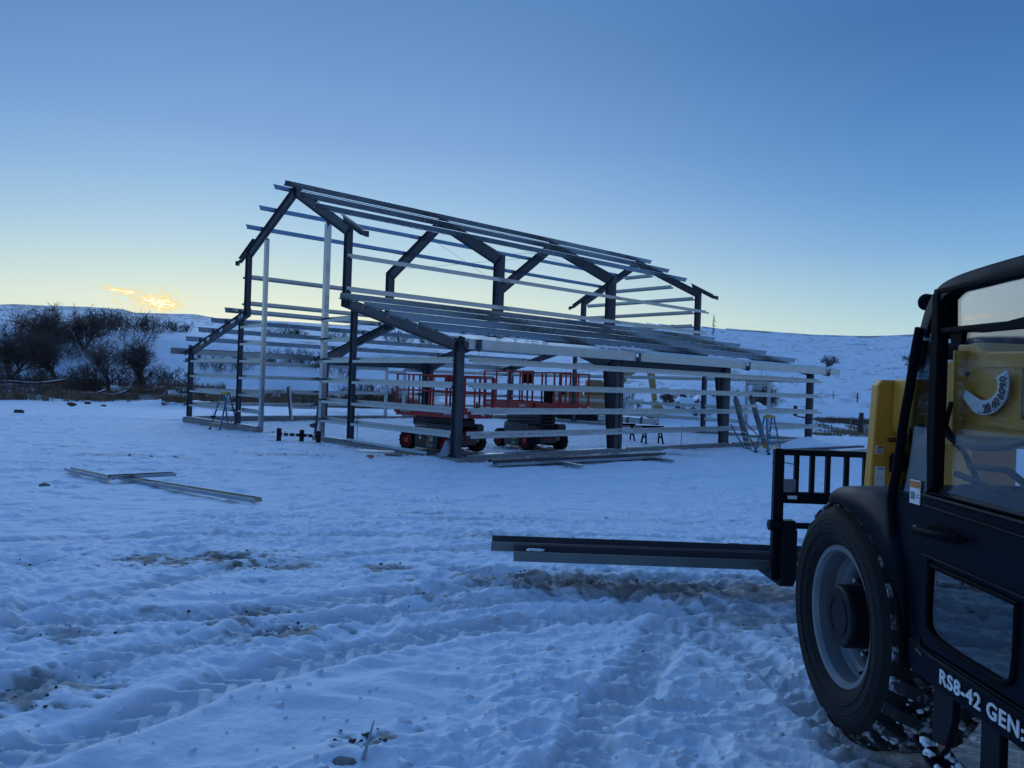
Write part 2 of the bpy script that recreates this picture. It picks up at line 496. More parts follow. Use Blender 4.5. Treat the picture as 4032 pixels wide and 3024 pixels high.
def heaps(x, y):
    z = 0
    for hx, hy, rx, ry, h, a in HEAPS:
        c, s = math.cos(a), math.sin(a)
        dx = (x - hx) * c + (y - hy) * s; dy = -(x - hx) * s + (y - hy) * c
        q = (dx / rx) ** 2 + (dy / ry) ** 2
        z = z + h * np.exp(-q * 1.1) * (1 + .25 * noise(x * 1.7, y * 1.7, 61))
    return z


def relief(x, y):
    r = np.hypot(x, y)
    near = 1 - sst(50, 110, r)
    smooth = sst(-.1, .45, noise(x / 4.5, y / 3.2, 3) + .45 * sst(-2, -6, x) * sst(9, 12.5, r) * (1 - sst(15, 19, r)) + .75 * np.exp(-(((x + .95 - .55 * (y - 4.2)) / 1.0) ** 2 + ((y - 4.0) / .75) ** 2)) - .12)   # 1 = untrodden
    tram = 1 - .85 * smooth
    fine = 1 - .6 * sst(9, 22, r)
    wx = x + .25 * noise(x / .9, y / .9, 81); wy = y + .25 * noise(x / .9, y / .9, 82)
    z = .06 * fbm(x / 3.1, y / 2.2, 1, 3)
    z = z + .080 * smooth * fbm(wx / 1.5, wy / .55, 2, 3)                      # wind ripples, long across the view
    z = z + .045 * smooth * fbm(wx / .75, wy / .26, 12, 2)
    # crisp broken crust: ridged noise at three sizes
    for sx, sy, am, sd in ((.62, .30, .034, 4), (.30, .16, .044, 5), (.15, .085, .030, 6)):
        a = np.abs(noise(wx / sx, wy / sy, sd)) * 2
        z = z + tram * am * (1 if sx > .5 else fine) * (np.maximum(1 - a, 0) ** 1.4 - .42) * (.55 + .9 * sst(-.3, .4, noise(x / 1.6, y / 1.4, sd + 40)))
    c = noise(x / .13, y / .11, 7)
    z = z + tram * fine * .055 * np.clip(c - .12, 0, 1) * sst(-.15, .3, noise(x / 1.1, y / .9, 9))
    z = z + tram * fine * .015 * fbm(x / .075, y / .065, 17, 2)
    c = noise(wx / .62, wy / .45, 14)                                           # boot prints, sharp rimmed
    z = z - (.45 + .55 * tram) * .055 * sst(.14, .40, c) + tram * .022 * sst(0, .12, c) * (1 - sst(.12, .26, c))
    c = noise(wx / .30, wy / .24, 15)
    z = z - tram * .030 * sst(.12, .42, c) * fine
    z = z + sst(9, 16, r) * (.045 * fbm(x / .9, y / .8, 91, 3) + .05 * np.clip(noise(x / .45, y / .5, 92) - .05, 0, 1))
    return z * near * .70


def tracks(x, y):
    z = np.zeros_like(x); m = np.zeros_like(x)
    for pts, wd, dp in _tr:
        best = np.full_like(x, 1e9); sgn = np.zeros_like(x); arc = np.zeros_like(x); acc = 0
        for (ax, ay), (bx, by) in zip(pts, pts[1:]):
            L = math.hypot(bx - ax, by - ay); tx, ty = (bx - ax) / L, (by - ay) / L
            t = np.clip((x - ax) * tx + (y - ay) * ty, 0, L)
            px, py = x - ax - t * tx, y - ay - t * ty
            d = np.hypot(px, py); k = d < best
            best = np.where(k, d, best); sgn = np.where(k, px * ty - py * tx, sgn); arc = np.where(k, acc + t, arc); acc += L
        d = best + .06 * noise(x / .5, y / .5, 21)
        body = 1 - sst(wd * .75, wd * 1.15, d)
        tread = np.abs(((arc + np.abs(sgn) * .9) / .17) % 1 - .5) * 2
        z += .62 * (-dp * body + dp * .75 * body * sst(.35, .7, tread) + dp * .40 * np.exp(-((d - wd * 1.45) / (wd * .4)) ** 2) * (1 + .5 * noise(x / .3, y / .3, 22)))
        m = np.maximum(m, body)
    return z, m


def ground_z(x, y):
    x = np.array([float(x)]); y = np.array([float(y)])
    return float((base_z(x, y) + heaps(x, y) + relief(x, y) + tracks(x, y)[0])[0])


def gz0(x, y):
    x = np.array([float(x)]); y = np.array([float(y)])
    return float((base_z(x, y) + heaps(x, y))[0])


# azimuth rows fine over the view, coarse behind; radius rows geometric
az_f = np.linspace(rad(-40), rad(40), 1000)
az_c = np.concatenate([np.linspace(rad(-180), rad(-41), 140), az_f, np.linspace(rad(41), rad(180), 140)[:-1]])
rr = [.6]
while rr[-1] < 3000:
    q_ = rr[-1]
    rr.append(q_ * (1.03 if q_ < 2.4 else 1.0042 if q_ < 46 else 1.009 if q_ < 150 else 1.016 if q_ < 520 else 1.06))
rr = np.array(rr)
AZ, RR = np.meshgrid(az_c, rr)
gx = (np.sin(AZ) * RR).ravel(); gy = (np.cos(AZ) * RR).ravel()
tz, tm = tracks(gx, gy)
gz = base_z(gx, gy) + heaps(gx, gy) + relief(gx, gy) + tz
# dirt showing through the snow: patches where machines broke it, soil by the footings
dirt = np.zeros_like(gx)
DIRT = [(-3.0, 7.7, .95, .42, .95), (-2.1, 7.3, .35, .2, .8), (-1.2, 7.4, .3, .2, .8), (-4.6, 7.5, .3, .15, .6), (-1.9, 5.6, .5, .28, .8), (-1.5, 5.2, .35, .2, .8), (-.6, 6.3, .4, .2, .6),
        (-2.5, 4.1, .45, .3, .75), (-.66, 3.62, .16, .10, .9), (-2.9, 5.0, .25, .15, .6), (.2, 9.4, .7, .25, .65), (1.3, 8.9, .8, .2, .6), (.9, 7.0, 1.6, .5, .62), (2.0, 6.0, .7, .6, .6), (0, 7.2, .7, .2, .7),
        (-1.4, 12.2, .6, .2, .6), (2.4, 12.5, .9, .2, .5), (-7.0, 24, 1.6, .4, .6), (-5.2, 27.6, 1.0, .4, .8), (-2.9, 24.6, 1.3, .35, .8), (-1.0, 23.6, .7, .3, .8), (-13.4, 38.6, .8, .3, 1.0), (-10.6, 33.6, .9, .35, 1.0),
        (-8.8, 29.0, .8, .3, .6), (-9.5, 31, 2, .4, .5), (.6, 28.9, 1.6, .7, .75), (-2.2, 26.6, 1.3, .7, .6), (9.0, 31.4, 1.6, .4, .8), (6.0, 28.6, 1.5, .4, .5), (4.0, 26.2, 1.6, .4, .4), (-11, 22, 2.2, .3, .5), (-14, 24.5, 1.2, .25, .7)]
for hx, hy, rx, ry, a in DIRT:
    q = ((gx - hx) / rx) ** 2 + ((gy - hy) / ry) ** 2
    k = q < 6
    n_ = fbm(gx[k] / .16, gy[k] / .09, 71, 3) * .9 + .55 * noise(gx[k] / .5, gy[k] / .3, 72)
    dirt[k] = np.maximum(dirt[k], a * sst(-.05, .40, n_ + .95 * np.exp(-q[k]) - .42))
gr = np.hypot(gx, gy)
k = gr < 60
dirt[k] = np.maximum(dirt[k], .75 * sst(.62, .85, noise(gx[k] / .33, gy[k] / .2, 75) + .45 * noise(gx[k] / 2.5, gy[k] / 2, 76)) * (gr[k] > 2.8))
dirt = np.maximum(dirt, .22 * tm * (gr < 12))
gz = gz - .02 * dirt * (gr < 60)
veg = np.zeros_like(gx)
k = gr > 60
x_, y_, r_ = gx[k], gy[k], gr[k]
a_ = np.arctan2(x_, y_)
hillmask = sst(105, 135, r_)
n1 = fbm(x_ / 9, y_ / 9, 41, 4); n2 = fbm(x_ / 46 + .5, y_ / 46, 42, 3); n3 = fbm(x_ / 2.6, y_ / 2.6, 43, 3)
veg[k] = hillmask * np.clip(.20 * sst(.12, .45, n3) + .85 * sst(.34, .62, n2 + .42 * n1) * sst(-.05, .3, n3) + .5 * sst(.35, .6, n1 + .3 * n3), 0, 1)
crestd = (400 - 90 * sst(-.05, .3, a_)) - r_
veg[k] = np.maximum(veg[k], .9 * sst(-.2, .2, n1 + n3 * .4) * np.exp(-(crestd / 9) ** 2))
left = sst(-.2, -.3, a_)
veg[k] = np.maximum(veg[k], .8 * left * sst(52, 30, crestd) * sst(-.25, .25, n1 + .5 * n3) * sst(-.35, -.4, a_))
band = np.exp(-((r_ - 92 - 6 * noise(a_ * 14, 0 * a_, 44)) / 9) ** 2)
veg[k] = np.maximum(veg[k], .9 * band * sst(-.35, .2, n1 + .8 * n3))
nA = len(az_c); nR = len(rr)
ii = np.arange(nR - 1)[:, None] * nA; jj = np.arange(nA)[None, :]; jn = (jj + 1) % nA
quads = np.stack([ii + jj, ii + jn, ii + nA + jn, ii + nA + jj], -1).reshape(-1, 4)
quads = quads[:, ::-1]
verts = np.stack([gx, gy, gz], 1)
verts = np.vstack([verts, [[0, 0, .6]]])
me = bpy.data.meshes.new('snow_ground')
nq = len(quads); cap_i = len(verts) - 1
tris = np.stack([np.full(nA, cap_i), (np.arange(nA) + 1) % nA, np.arange(nA)], 1)
me.vertices.add(len(verts)); me.vertices.foreach_set('co', verts.ravel())
me.loops.add(nq * 4 + nA * 3); me.loops.foreach_set('vertex_index', np.concatenate([quads.ravel(), tris.ravel()]).astype(np.int32))
me.polygons.add(nq + nA)
me.polygons.foreach_set('loop_start', np.concatenate([np.arange(nq) * 4, nq * 4 + np.arange(nA) * 3]).astype(np.int32))
me.polygons.foreach_set('loop_total', np.concatenate([np.full(nq, 4), np.full(nA, 3)]).astype(np.int32))
me.polygons.foreach_set('use_smooth', np.ones(nq + nA, bool))
me.update(calc_edges=True); me.validate()
at = me.attributes.new('soil_mask', 'FLOAT', 'POINT'); at.data.foreach_set('value', np.append(dirt, 0).astype(np.float32))
at = me.attributes.new('grass_mask', 'FLOAT', 'POINT'); at.data.foreach_set('value', np.append(veg, 0).astype(np.float32))
m = bpy.data.materials.new('snow'); m.use_nodes = True
nt = m.node_tree; p = nt.nodes['Principled BSDF']
p.inputs['Roughness'].default_value = .62; p.inputs['Specular IOR Level'].default_value = .35


def nn(kind, **kw):
    n = nt.nodes.new(kind)
    for k_, v_ in kw.items():
        setattr(n, k_, v_)
    return n


geo = nn('ShaderNodeNewGeometry')
n1 = nn('ShaderNodeTexNoise'); n1.inputs['Scale'].default_value = 1.3; n1.inputs['Detail'].default_value = 8; n1.inputs['Roughness'].default_value = .7
nt.links.new(geo.outputs['Position'], n1.inputs[0])
cr = nn('ShaderNodeValToRGB'); nt.links.new(n1.outputs[0], cr.inputs[0])
cr.color_ramp.elements[0].position = .3; cr.color_ramp.elements[0].color = (.80, .825, .85, 1)
cr.color_ramp.elements[1].position = .62; cr.color_ramp.elements[1].color = (.89, .905, .92, 1)
a1 = nn('ShaderNodeAttribute', attribute_name='soil_mask'); a2 = nn('ShaderNodeAttribute', attribute_name='grass_mask')
n2 = nn('ShaderNodeTexNoise'); n2.inputs['Scale'].default_value = 11; n2.inputs['Detail'].default_value = 6; nt.links.new(geo.outputs['Position'], n2.inputs[0])
sr = nn('ShaderNodeValToRGB'); nt.links.new(n2.outputs[0], sr.inputs[0])
sr.color_ramp.elements[0].position = .35; sr.color_ramp.elements[0].color = (.075, .058, .040, 1)
sr.color_ramp.elements[1].position = .7; sr.color_ramp.elements[1].color = (.26, .215, .16, 1)
gr_ = nn('ShaderNodeValToRGB'); n4 = nn('ShaderNodeTexNoise'); n4.inputs['Scale'].default_value = .12; n4.inputs['Detail'].default_value = 6; nt.links.new(geo.outputs['Position'], n4.inputs[0]); nt.links.new(n4.outputs[0], gr_.inputs[0])
gr_.color_ramp.elements[0].position = .35; gr_.color_ramp.elements[0].color = (.14, .12, .10, 1)
gr_.color_ramp.elements[1].position = .65; gr_.color_ramp.elements[1].color = (.25, .19, .12, 1)
x1 = nn('ShaderNodeMix', data_type='RGBA'); nt.links.new(a1.outputs['Fac'], x1.inputs[0]); nt.links.new(cr.outputs[0], x1.inputs[6]); nt.links.new(sr.outputs[0], x1.inputs[7])
x2 = nn('ShaderNodeMix', data_type='RGBA'); nt.links.new(a2.outputs['Fac'], x2.inputs[0]); nt.links.new(x1.outputs[2], x2.inputs[6]); nt.links.new(gr_.outputs[0], x2.inputs[7])
nt.links.new(x2.outputs[2], p.inputs['Base Color'])
n3 = nn('ShaderNodeTexNoise'); n3.inputs['Scale'].default_value = 18; n3.inputs['Detail'].default_value = 7; n3.inputs['Roughness'].default_value = .65; nt.links.new(geo.outputs['Position'], n3.inputs[0])
bp = nn('ShaderNodeBump'); bp.inputs['Strength'].default_value = .7; bp.inputs['Distance'].default_value = .03
nt.links.new(n3.outputs[0], bp.inputs['Height']); nt.links.new(bp.outputs[0], p.inputs['Normal'])
me.materials.append(m)
ground = bpy.data.objects.new('snow_ground', me); COL.objects.link(ground)
tag(ground, kind='structure')

# ------------------------------------------------------------------ the barn frame
BC = V((-1.67, 23.6, 0)); BYAW = rad(42.49)
barn = empty('steel_barn_frame', BC, BYAW)
tag(barn, 'unfinished steel barn frame with a raised middle bay and galvanized purlins on grey columns', 'building frame')
W_ = 22.77; MID = W_ / 2
LS = [0, 7.68, 15.36, 23.03]
BT = Matrix.Translation(BC) @ Matrix.Rotation(BYAW, 4, 'Z')


def bw(l, g, h):
    return BT @ V((l, g, h))


def girder(o0, o1, i0, i1, fv, fw=.19, ft=.014, wt_=.012):
    """welded plate member: outer flange o0-o1, inner flange i0-i1, web between; flange width along fv"""
    b = MB(); fv = V(fv)
    o0, o1, i0, i1 = V(o0), V(o1), V(i0), V(i1)
    for a, c, other in ((o0, o1, i0), (i0, i1, o0)):
        d = (c - a).normalized(); nrm = fv.cross(d).normalized()
        if nrm.dot(other - a) < 0:
            nrm = -nrm
        b.prism([a - fv * fw / 2, a + fv * fw / 2, a + fv * fw / 2 + nrm * ft, a - fv * fw / 2 + nrm * ft], c - a)
    b.prism([o0 - fv * wt_ / 2, o1 - fv * wt_ / 2, i1 - fv * wt_ / 2, i0 - fv * wt_ / 2], fv * wt_)
    for a, c in ((o0, i0), (o1, i1)):
        d = (c - a)
        b.bar(a, c, fw * .94, .012, (o1 - o0).normalized())
    return b


def zpoly(dep=.2, fl=.07, t=.006, lip=.02):
    """Z section: web along b (0..dep), top flange to +a, bottom flange to -a"""
    return [(-fl, lip), (-fl, 0), (t, 0), (t, dep - t), (fl - t, dep - t), (fl - t, dep - lip), (fl, dep - lip), (fl, dep), (0, dep), (0, t), (-fl + t, t), (-fl + t, lip)]


def cpoly(dep=.2, fl=.07, t=.006, lip=.02):
    return [(0, 0), (fl, 0), (fl, lip), (fl - t, lip), (fl - t, t), (t, t), (t, dep - t), (fl - t, dep - t), (fl - t, dep - lip), (fl, dep - lip), (fl, dep), (0, dep)]


X1 = V((1, 0, 0)); Y1 = V((0, 1, 0)); Z1 = V((0, 0, 1))
for fi, l in enumerate(LS):
    end = fi in (0, 3)
    for mir in (False, True):
        def P(g, h):
            return V((l, W_ - g if mir else g, h))
        gu = 6.75                                   # outer face of the raised bay's column
        if end:
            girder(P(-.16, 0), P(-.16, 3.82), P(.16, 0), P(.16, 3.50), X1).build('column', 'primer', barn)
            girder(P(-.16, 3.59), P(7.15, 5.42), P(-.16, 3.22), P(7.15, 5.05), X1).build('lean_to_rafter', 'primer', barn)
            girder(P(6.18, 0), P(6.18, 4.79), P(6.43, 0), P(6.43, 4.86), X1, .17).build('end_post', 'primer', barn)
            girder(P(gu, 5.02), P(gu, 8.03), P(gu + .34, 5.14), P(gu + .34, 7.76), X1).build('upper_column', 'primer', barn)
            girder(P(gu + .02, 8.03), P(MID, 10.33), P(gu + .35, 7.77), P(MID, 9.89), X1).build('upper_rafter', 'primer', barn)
            # eave outrigger waiting for its strut
            ob = MB()
            ob.prism([P(7.35, 8.33), P(7.42, 8.58), P(5.95, 7.84), P(5.95, 7.62)], X1 * .012)
            ob.prism([P(7.42, 8.58) - X1 * .09, P(5.92, 7.83) - X1 * .09, P(5.92, 7.81) - X1 * .09, P(7.42, 8.56) - X1 * .09], X1 * .18)
            ob.prism([P(7.35, 8.33) - X1 * .09, P(5.95, 7.63) - X1 * .09, P(5.95, 7.61) - X1 * .09, P(7.35, 8.31) - X1 * .09], X1 * .18)
            ob.prism([P(5.95, 7.80), P(5.95, 7.60), P(5.62, 7.52), P(5.62, 7.72)], X1 * .012)
            ob.box((l, P(5.64, 0).y, 7.62), (.2, .014, .22))
            ob.build('eave_outrigger', 'primer', barn)
        else:
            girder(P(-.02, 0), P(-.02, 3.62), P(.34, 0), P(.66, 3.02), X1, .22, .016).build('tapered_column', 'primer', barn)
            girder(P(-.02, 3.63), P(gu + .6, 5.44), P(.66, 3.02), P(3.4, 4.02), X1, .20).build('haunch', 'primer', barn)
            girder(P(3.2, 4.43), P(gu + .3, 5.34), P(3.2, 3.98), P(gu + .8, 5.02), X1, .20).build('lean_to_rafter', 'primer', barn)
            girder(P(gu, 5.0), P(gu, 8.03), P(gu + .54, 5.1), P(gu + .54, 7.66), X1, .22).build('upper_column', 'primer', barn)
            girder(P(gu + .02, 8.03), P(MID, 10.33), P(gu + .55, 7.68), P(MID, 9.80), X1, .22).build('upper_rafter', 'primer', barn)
            # portal frame column bolted beside the main column
            sgn = 1 if fi == 1 else -1
            girder(P(-.03, 0) + X1 * sgn * .24, P(-.03, 3.40) + X1 * sgn * .24, P(.24, 0) + X1 * sgn * .24, P(.24, 3.40) + X1 * sgn * .24, X1, .17).build('portal_column', 'primer', barn)
        ob = MB()
        ob.prism([P(.25, 3.74), P(-1.0, 3.43), P(-1.0, 3.25), P(.25, 3.50)], X1 * .012)
        ob.prism([P(.3, 3.765) - X1 * .09, P(-1.02, 3.435) - X1 * .09, P(-1.02, 3.42) - X1 * .09, P(.3, 3.75) - X1 * .09], X1 * .18)
        ob.box((l, P(-1.0, 0).y, 3.48), (.14, .012, .30)); ob.box((l, P(-1.04, 0).y, 3.34), (.16, .08, .012)); ob.box((l, P(-1.04, 0).y, 3.60), (.16, .08, .012))
        ob.build('eave_bracket', 'primer', barn)
        for g in ((0, 6.3) if end else (.16,)):
            MB().box((l, P(g, 0).y, .006), (.34, .42, .02)).build('base_plate', 'primer', barn)
for mir in (False, True):
    y = W_ - .11 if mir else .11
    girder((8.05, y, 3.46), (14.98, y, 3.46), (8.05, y, 3.12), (14.98, y, 3.12), (0, 1, 0), .17).build('portal_beam', 'primer', barn)

# purlins, three lapped lengths per line
def purlin_line(gy, hz, slope, name='purlin', mt='galv', snow=False):
    """web stands square to the roof slope; slope = dz/dy"""
    n = V((0, -slope, 1)).normalized(); t = V((0, 1, slope)).normalized()
    fl = t if slope < 0 else -t
    for k in range(3):
        a = (LS[k] - (.72 if k == 0 else .62)); b = (LS[k + 1] + (.66 if k == 2 else .62))
        off = (k % 2) * .008
        base = V((0, gy, hz)) + n * (.008 + off * .6) + fl * off * 1.4
        o = MB().ext(base + X1 * a, base + X1 * b, zpoly(.25, .08), fl, n).build(name, mt, barn)
        for q in ([LS[k]] if k < 2 else [LS[k], LS[3]]):
            c = MB(); c.box((q, gy - slope * .1 * .4, hz + .10), (.13, .012, .21)); c.build('purlin_clip', 'primer', barn)


for g in (6.17, 4.53, 2.92, 1.25):
    purlin_line(g, 3.66 + .25 * g - .01, .25)
    purlin_line(W_ - g, 3.66 + .25 * g - .01, -.25)
for o_ in (.42, 1.78, 3.08):
    purlin_line(MID - o_, 10.34 - .5 * o_, .5)
    purlin_line(MID + o_, 10.34 - .5 * o_, -.5)
# eave struts: bright, one length per bay with a gap at each bracket
for mir in (False, True):
    for k in range(3):
        a = LS[k] + (-.36 if k == 0 else .12); b = LS[k + 1] + (1.35 if k == 2 else -.12)
        if mir and k == 0:
            a = -.75
        g = -.93
        pts = [(g, 3.33), (g, 3.63), (g + .09, 3.66), (g + .09, 3.635), (g + .008, 3.61), (g + .008, 3.345), (g + .09, 3.345), (g + .09, 3.33)]
        MB().ext((a, W_ - 0 if mir else 0, 0), (b, W_ if mir else 0, 0), pts, (0, -1 if mir else 1, 0), (0, 0, 1)).build('eave_strut', 'galv_bright', barn)
        if not mir:
            MB().ext((a - .02, 0, 0), (b + .05, 0, 0), [(g + .14, 3.665), (g + .62, 3.785), (g + .62, 3.779), (g + .14, 3.659)], (0, 1, 0), (0, 0, 1)).build('eave_trim', 'galv_bright', barn)

# girts: Z laid flat, outer flange down, inner flange up
GH = [.72, 1.47, 2.26, 3.04, 3.83, 4.62]
FLAT = [(0, -.025), (.02, -.025), (.02, -.019), (.007, -.019), (.007, .066), (.2, .036), (.2, .175), (.175, .175), (.175, .169), (.193, .169), (.193, .043), (0, .073)]


def girt(p0, p1, inward, m='galv_bright'):
    o = MB().ext(V(p0) - Z1 * .10, V(p1) - Z1 * .10, FLAT, inward, Z1).build('girt', m, barn)
    return o


for mir in (False, True):
    go = W_ + .40 if mir else -.40
    inw = (0, -1, 0) if mir else (0, 1, 0)
    for li in range(4):
        h = GH[li]
        for k in range(3):
            a = LS[k] + (.24 if (k == 0 and not mir) else -.25 if k == 0 else -.35); b = LS[k + 1] + (.55 if k == 2 else .35)
            dz = (k % 2) * .009
            if mir and k == 1 and li < 4:
                girt((a, go, h + dz), (12.40, go, h + dz), inw); girt((13.85, go, h + dz), (b, go, h + dz), inw)
            else:
                girt((a, go + (k % 2) * (.007 if mir else -.007), h + dz), (b, go + (k % 2) * (.007 if mir else -.007), h + dz), inw)
    # raised bay
    gy = W_ - 6.55 if mir else 6.55
    for h in (6.93, 5.70):
        for k in range(3):
            a = LS[k] - (.1 if k == 0 else .3); b = LS[k + 1] + (.6 if k == 2 else .3)
            girt((a, gy, h + (k % 2) * .009), (b, gy, h + (k % 2) * .009), inw)
for li, h in enumerate(GH):                         # gable with the big door opening
    fl_ = -.10
    if li < 4:
        girt((fl_, .20, h), (fl_, 6.16, h), X1); girt((fl_, W_ - 6.16, h), (fl_, W_ - .18, h), X1)
    girt((fl_, 6.46, h), (fl_, 8.62, h), X1); girt((fl_, 14.02, h), (fl_, W_ - 6.46, h), X1)
fl_ = LS[3] + .10
for li, h in enumerate(GH):                         # far gable
    if li < 4:
        if li == 3:
            girt((fl_, .2, h), (fl_, 6.16, h), -X1)
        else:
            girt((fl_, .2, h), (fl_, 2.27, h), -X1); girt((fl_, 3.6, h), (fl_, 6.16, h), -X1)
        girt((fl_, W_ - 6.16, h), (fl_, W_ - .2, h), -X1)
    girt((fl_, 6.46, h), (fl_, W_ - 6.46, h), -X1)
for h in (6.10, 6.90, 7.70):
    girt((fl_, 7.2, h), (fl_, W_ - 7.2, h), -X1)
girt((fl_, 8.75, 8.5), (fl_, W_ - 8.75, 8.5), -X1); girt((fl_, 10.3, 9.3), (fl_, W_ - 10.3, 9.3), -X1)


def jamb(c, z0, z1, along, wd=.2, dp=.2, name='door_jamb'):
    a = V(along)
    b = MB(); s = a.cross(Z1)
    b.ext(V((c[0], c[1], z0)), V((c[0], c[1], z1)), [(-wd / 2, -dp / 2), (wd / 2, -dp / 2), (wd / 2, dp / 2), (-wd / 2, dp / 2)], a, s)
    j = b.build(name, 'galv', barn)
    c_ = MB()
    for h in GH:
        if z0 < h < z1 - .2:
            c_.box((c[0], c[1], h), (dp + .03 if abs(a.y) > .5 else wd + .03, wd + .03 if abs(a.y) > .5 else dp + .03, .09))
    if c_.v and name == 'door_jamb' and c[1] < 10:
        c_.build('girt_clip', 'primer', j)
    MB().box((c[0], c[1], z1 + .03), (.14, .14, .08)).build('jamb_clip', 'primer', j)
    return j


jamb((0, 8.50, 0), -.08, 8.36, Y1, .20, .2)
jamb((0, 13.98, 0), -.16, 8.36, Y1, .20, .16)
jamb((12.43, W_ + .28, 0), 0, 3.0, X1, .14, .18, 'side_door_jamb'); jamb((13.82, W_ + .28, 0), 0, 3.0, X1, .14, .18, 'side_door_jamb')
girt((12.5, W_ + .4, 2.86), (13.76, W_ + .4, 2.86), -Y1)
jamb((LS[3], 2.27, 0), 0, 2.95, Y1, .12, .18, 'side_door_jamb'); jamb((LS[3], 3.58, 0), 0, 2.95, Y1, .12, .18, 'side_door_jamb')
girt((fl_, 2.33, 2.85), (fl_, 3.52, 2.85), -X1)
# base channels and concrete stem wall
bs = MB(); cw = MB()
for a, b in (((-.1, .2), (-.1, 6.1)), ((-.1, 6.5), (-.1, 8.4)), ((-.1, 14.1), (-.1, 16.25)), ((-.1, 16.6), (-.1, W_)), ((23.13, .2), (23.13, 2.2)), ((23.13, 3.65), (23.13, W_ - .2)),
             ((.3, -.12), (7.4, -.12)), ((8.2, -.12), (15.1, -.12)), ((15.7, -.12), (23, -.12)), ((.2, W_ + .12), (12.3, W_ + .12)), ((13.9, W_ + .12), (23, W_ + .12))):
    bs.bar((a[0], a[1], .035), (b[0], b[1], .035), .10, .065)
bs.build('base_channel', 'galv', barn)
for a, b in (((-.12, -.25), (-.12, 8.75)), ((-.12, 13.8), (-.12, W_ + .25)), ((23.15, -.25), (23.15, W_ + .25)), ((.02, -.12), (23.0, -.12)), ((.02, W_ + .12), (23.0, W_ + .12))):
    cw.bar((a[0], a[1], -.255), (b[0], b[1], -.255), .25, .5)
cw.build('foundation_wall', 'concrete', barn)
rods = MB()
for a, b in (((7.8, 12.6, 9.55), (15.2, 15.4, 8.15)), ((15.2, 12.6, 9.55), (7.8, 15.4, 8.15)), ((7.8, 10.2, 9.55), (15.2, 7.4, 8.15)), ((15.2, 10.2, 9.55), (7.8, 7.4, 8.15)),
             ((7.8, 16.2, 5.2), (15.2, 21.6, 3.8)), ((15.2, 16.2, 5.2), (7.8, 21.6, 3.8))):
    rods.cyl(a, b, .008, 5)
rods.build('brace_rod', 'galv', barn)
# bolt holes that show daylight are dark dots up close; frost and snow left on the members
rs = random.Random(3)
sn = MB()
def dab(p, n, ax, sx, sz, cnt):
    for q in range(cnt):
        c = V(p) + V(ax) * rs.uniform(-sx, sx)
        sn.ico(c, 1, (rs.uniform(.05, .16) if abs(ax[0]) > .5 else rs.uniform(.03, .07), rs.uniform(.03, .06), rs.uniform(.01, sz)), .3, rs.randint(0, 9999))
dab((7.2, -.62, 3.76), 0, (1, 0, 0), 1.3, .09, 26); dab((7.8, -.45, 3.80), 0, (1, 0, 0), .6, .10, 12)
dab((3, MID - 3.16, 8.80), 0, (1, 0, 0), 3.2, .03, 30); dab((2.4, 1.18, 3.97), 0, (1, 0, 0), 1.6, .03, 20)
dab((2.0, -.72, 3.73), 0, (1, 0, 0), 1.3, .03, 10); dab((8.0, -.30, 1.46), 0, (1, 0, 0), .35, .035, 7); dab((8.0, -.30, .71), 0, (1, 0, 0), .35, .04, 8)
dab((2.2, -.30, .71), 0, (1, 0, 0), 1.6, .015, 20); dab((16.0, -.30, .72), 0, (1, 0, 0), .5, .03, 6); dab((16.2, -.30, 1.47), 0, (1, 0, 0), .3, .02, 4)
for g, h in ((W_ - 5.6, 4.83), (W_ - 4.2, 4.47), (W_ - 2.6, 4.08), (W_ - 6.5, 5.06), (W_ - 1.8, 3.88)):
    dab((-.10, g, h), 0, (0, .97, -.24), .16, .09, 7)
dab((.05, W_ - 2.2, 4.22), 0, (1, 0, 0), .1, .02, 2)
sn.build('settled_snow', 'snowlump', barn)

# ------------------------------------------------------------------ things on the building site
def gpix(u, v, z):
    """the point at height z seen at photo pixel u,v (4032 wide): used once, to survey where a thing stands"""
    xr, yr = (u - 2016) / 3000, -(v - 1512) / 3000
    c, s = math.cos(rad(1.95)), math.sin(rad(1.95))
    d = V((c * xr - s * yr, 1, s * xr + c * yr + .00035))
    return V((0, 0, 2.32)) + d * ((z - 2.32) / d.z)


# --- scissor lifts
def ag_tyre(b, c, r, wd, ax, n=16):
    """chevron lugs round a tyre; ax = axle unit vector"""
    d, s, u = frame(ax, (0, 0, 1))
    for k in range(n):
        for sg in (-1, 1):
            a0 = 2 * math.pi * (k + (.5 if sg > 0 else 0)) / n
            pts = []
            for t, da in ((.04, 0), (.5, .17)):
                for w2 in (-.06, .06):
                    a = a0 + da + w2
                    for rr_ in (r * .95, r * 1.055):
                        pts.append(V(c) + d * (sg * t * wd) + (s * math.cos(a) + u * math.sin(a)) * rr_)
            b.add(pts, [(0, 1, 3, 2), (4, 6, 7, 5), (1, 5, 7, 3), (0, 4, 5, 1), (2, 3, 7, 6)])


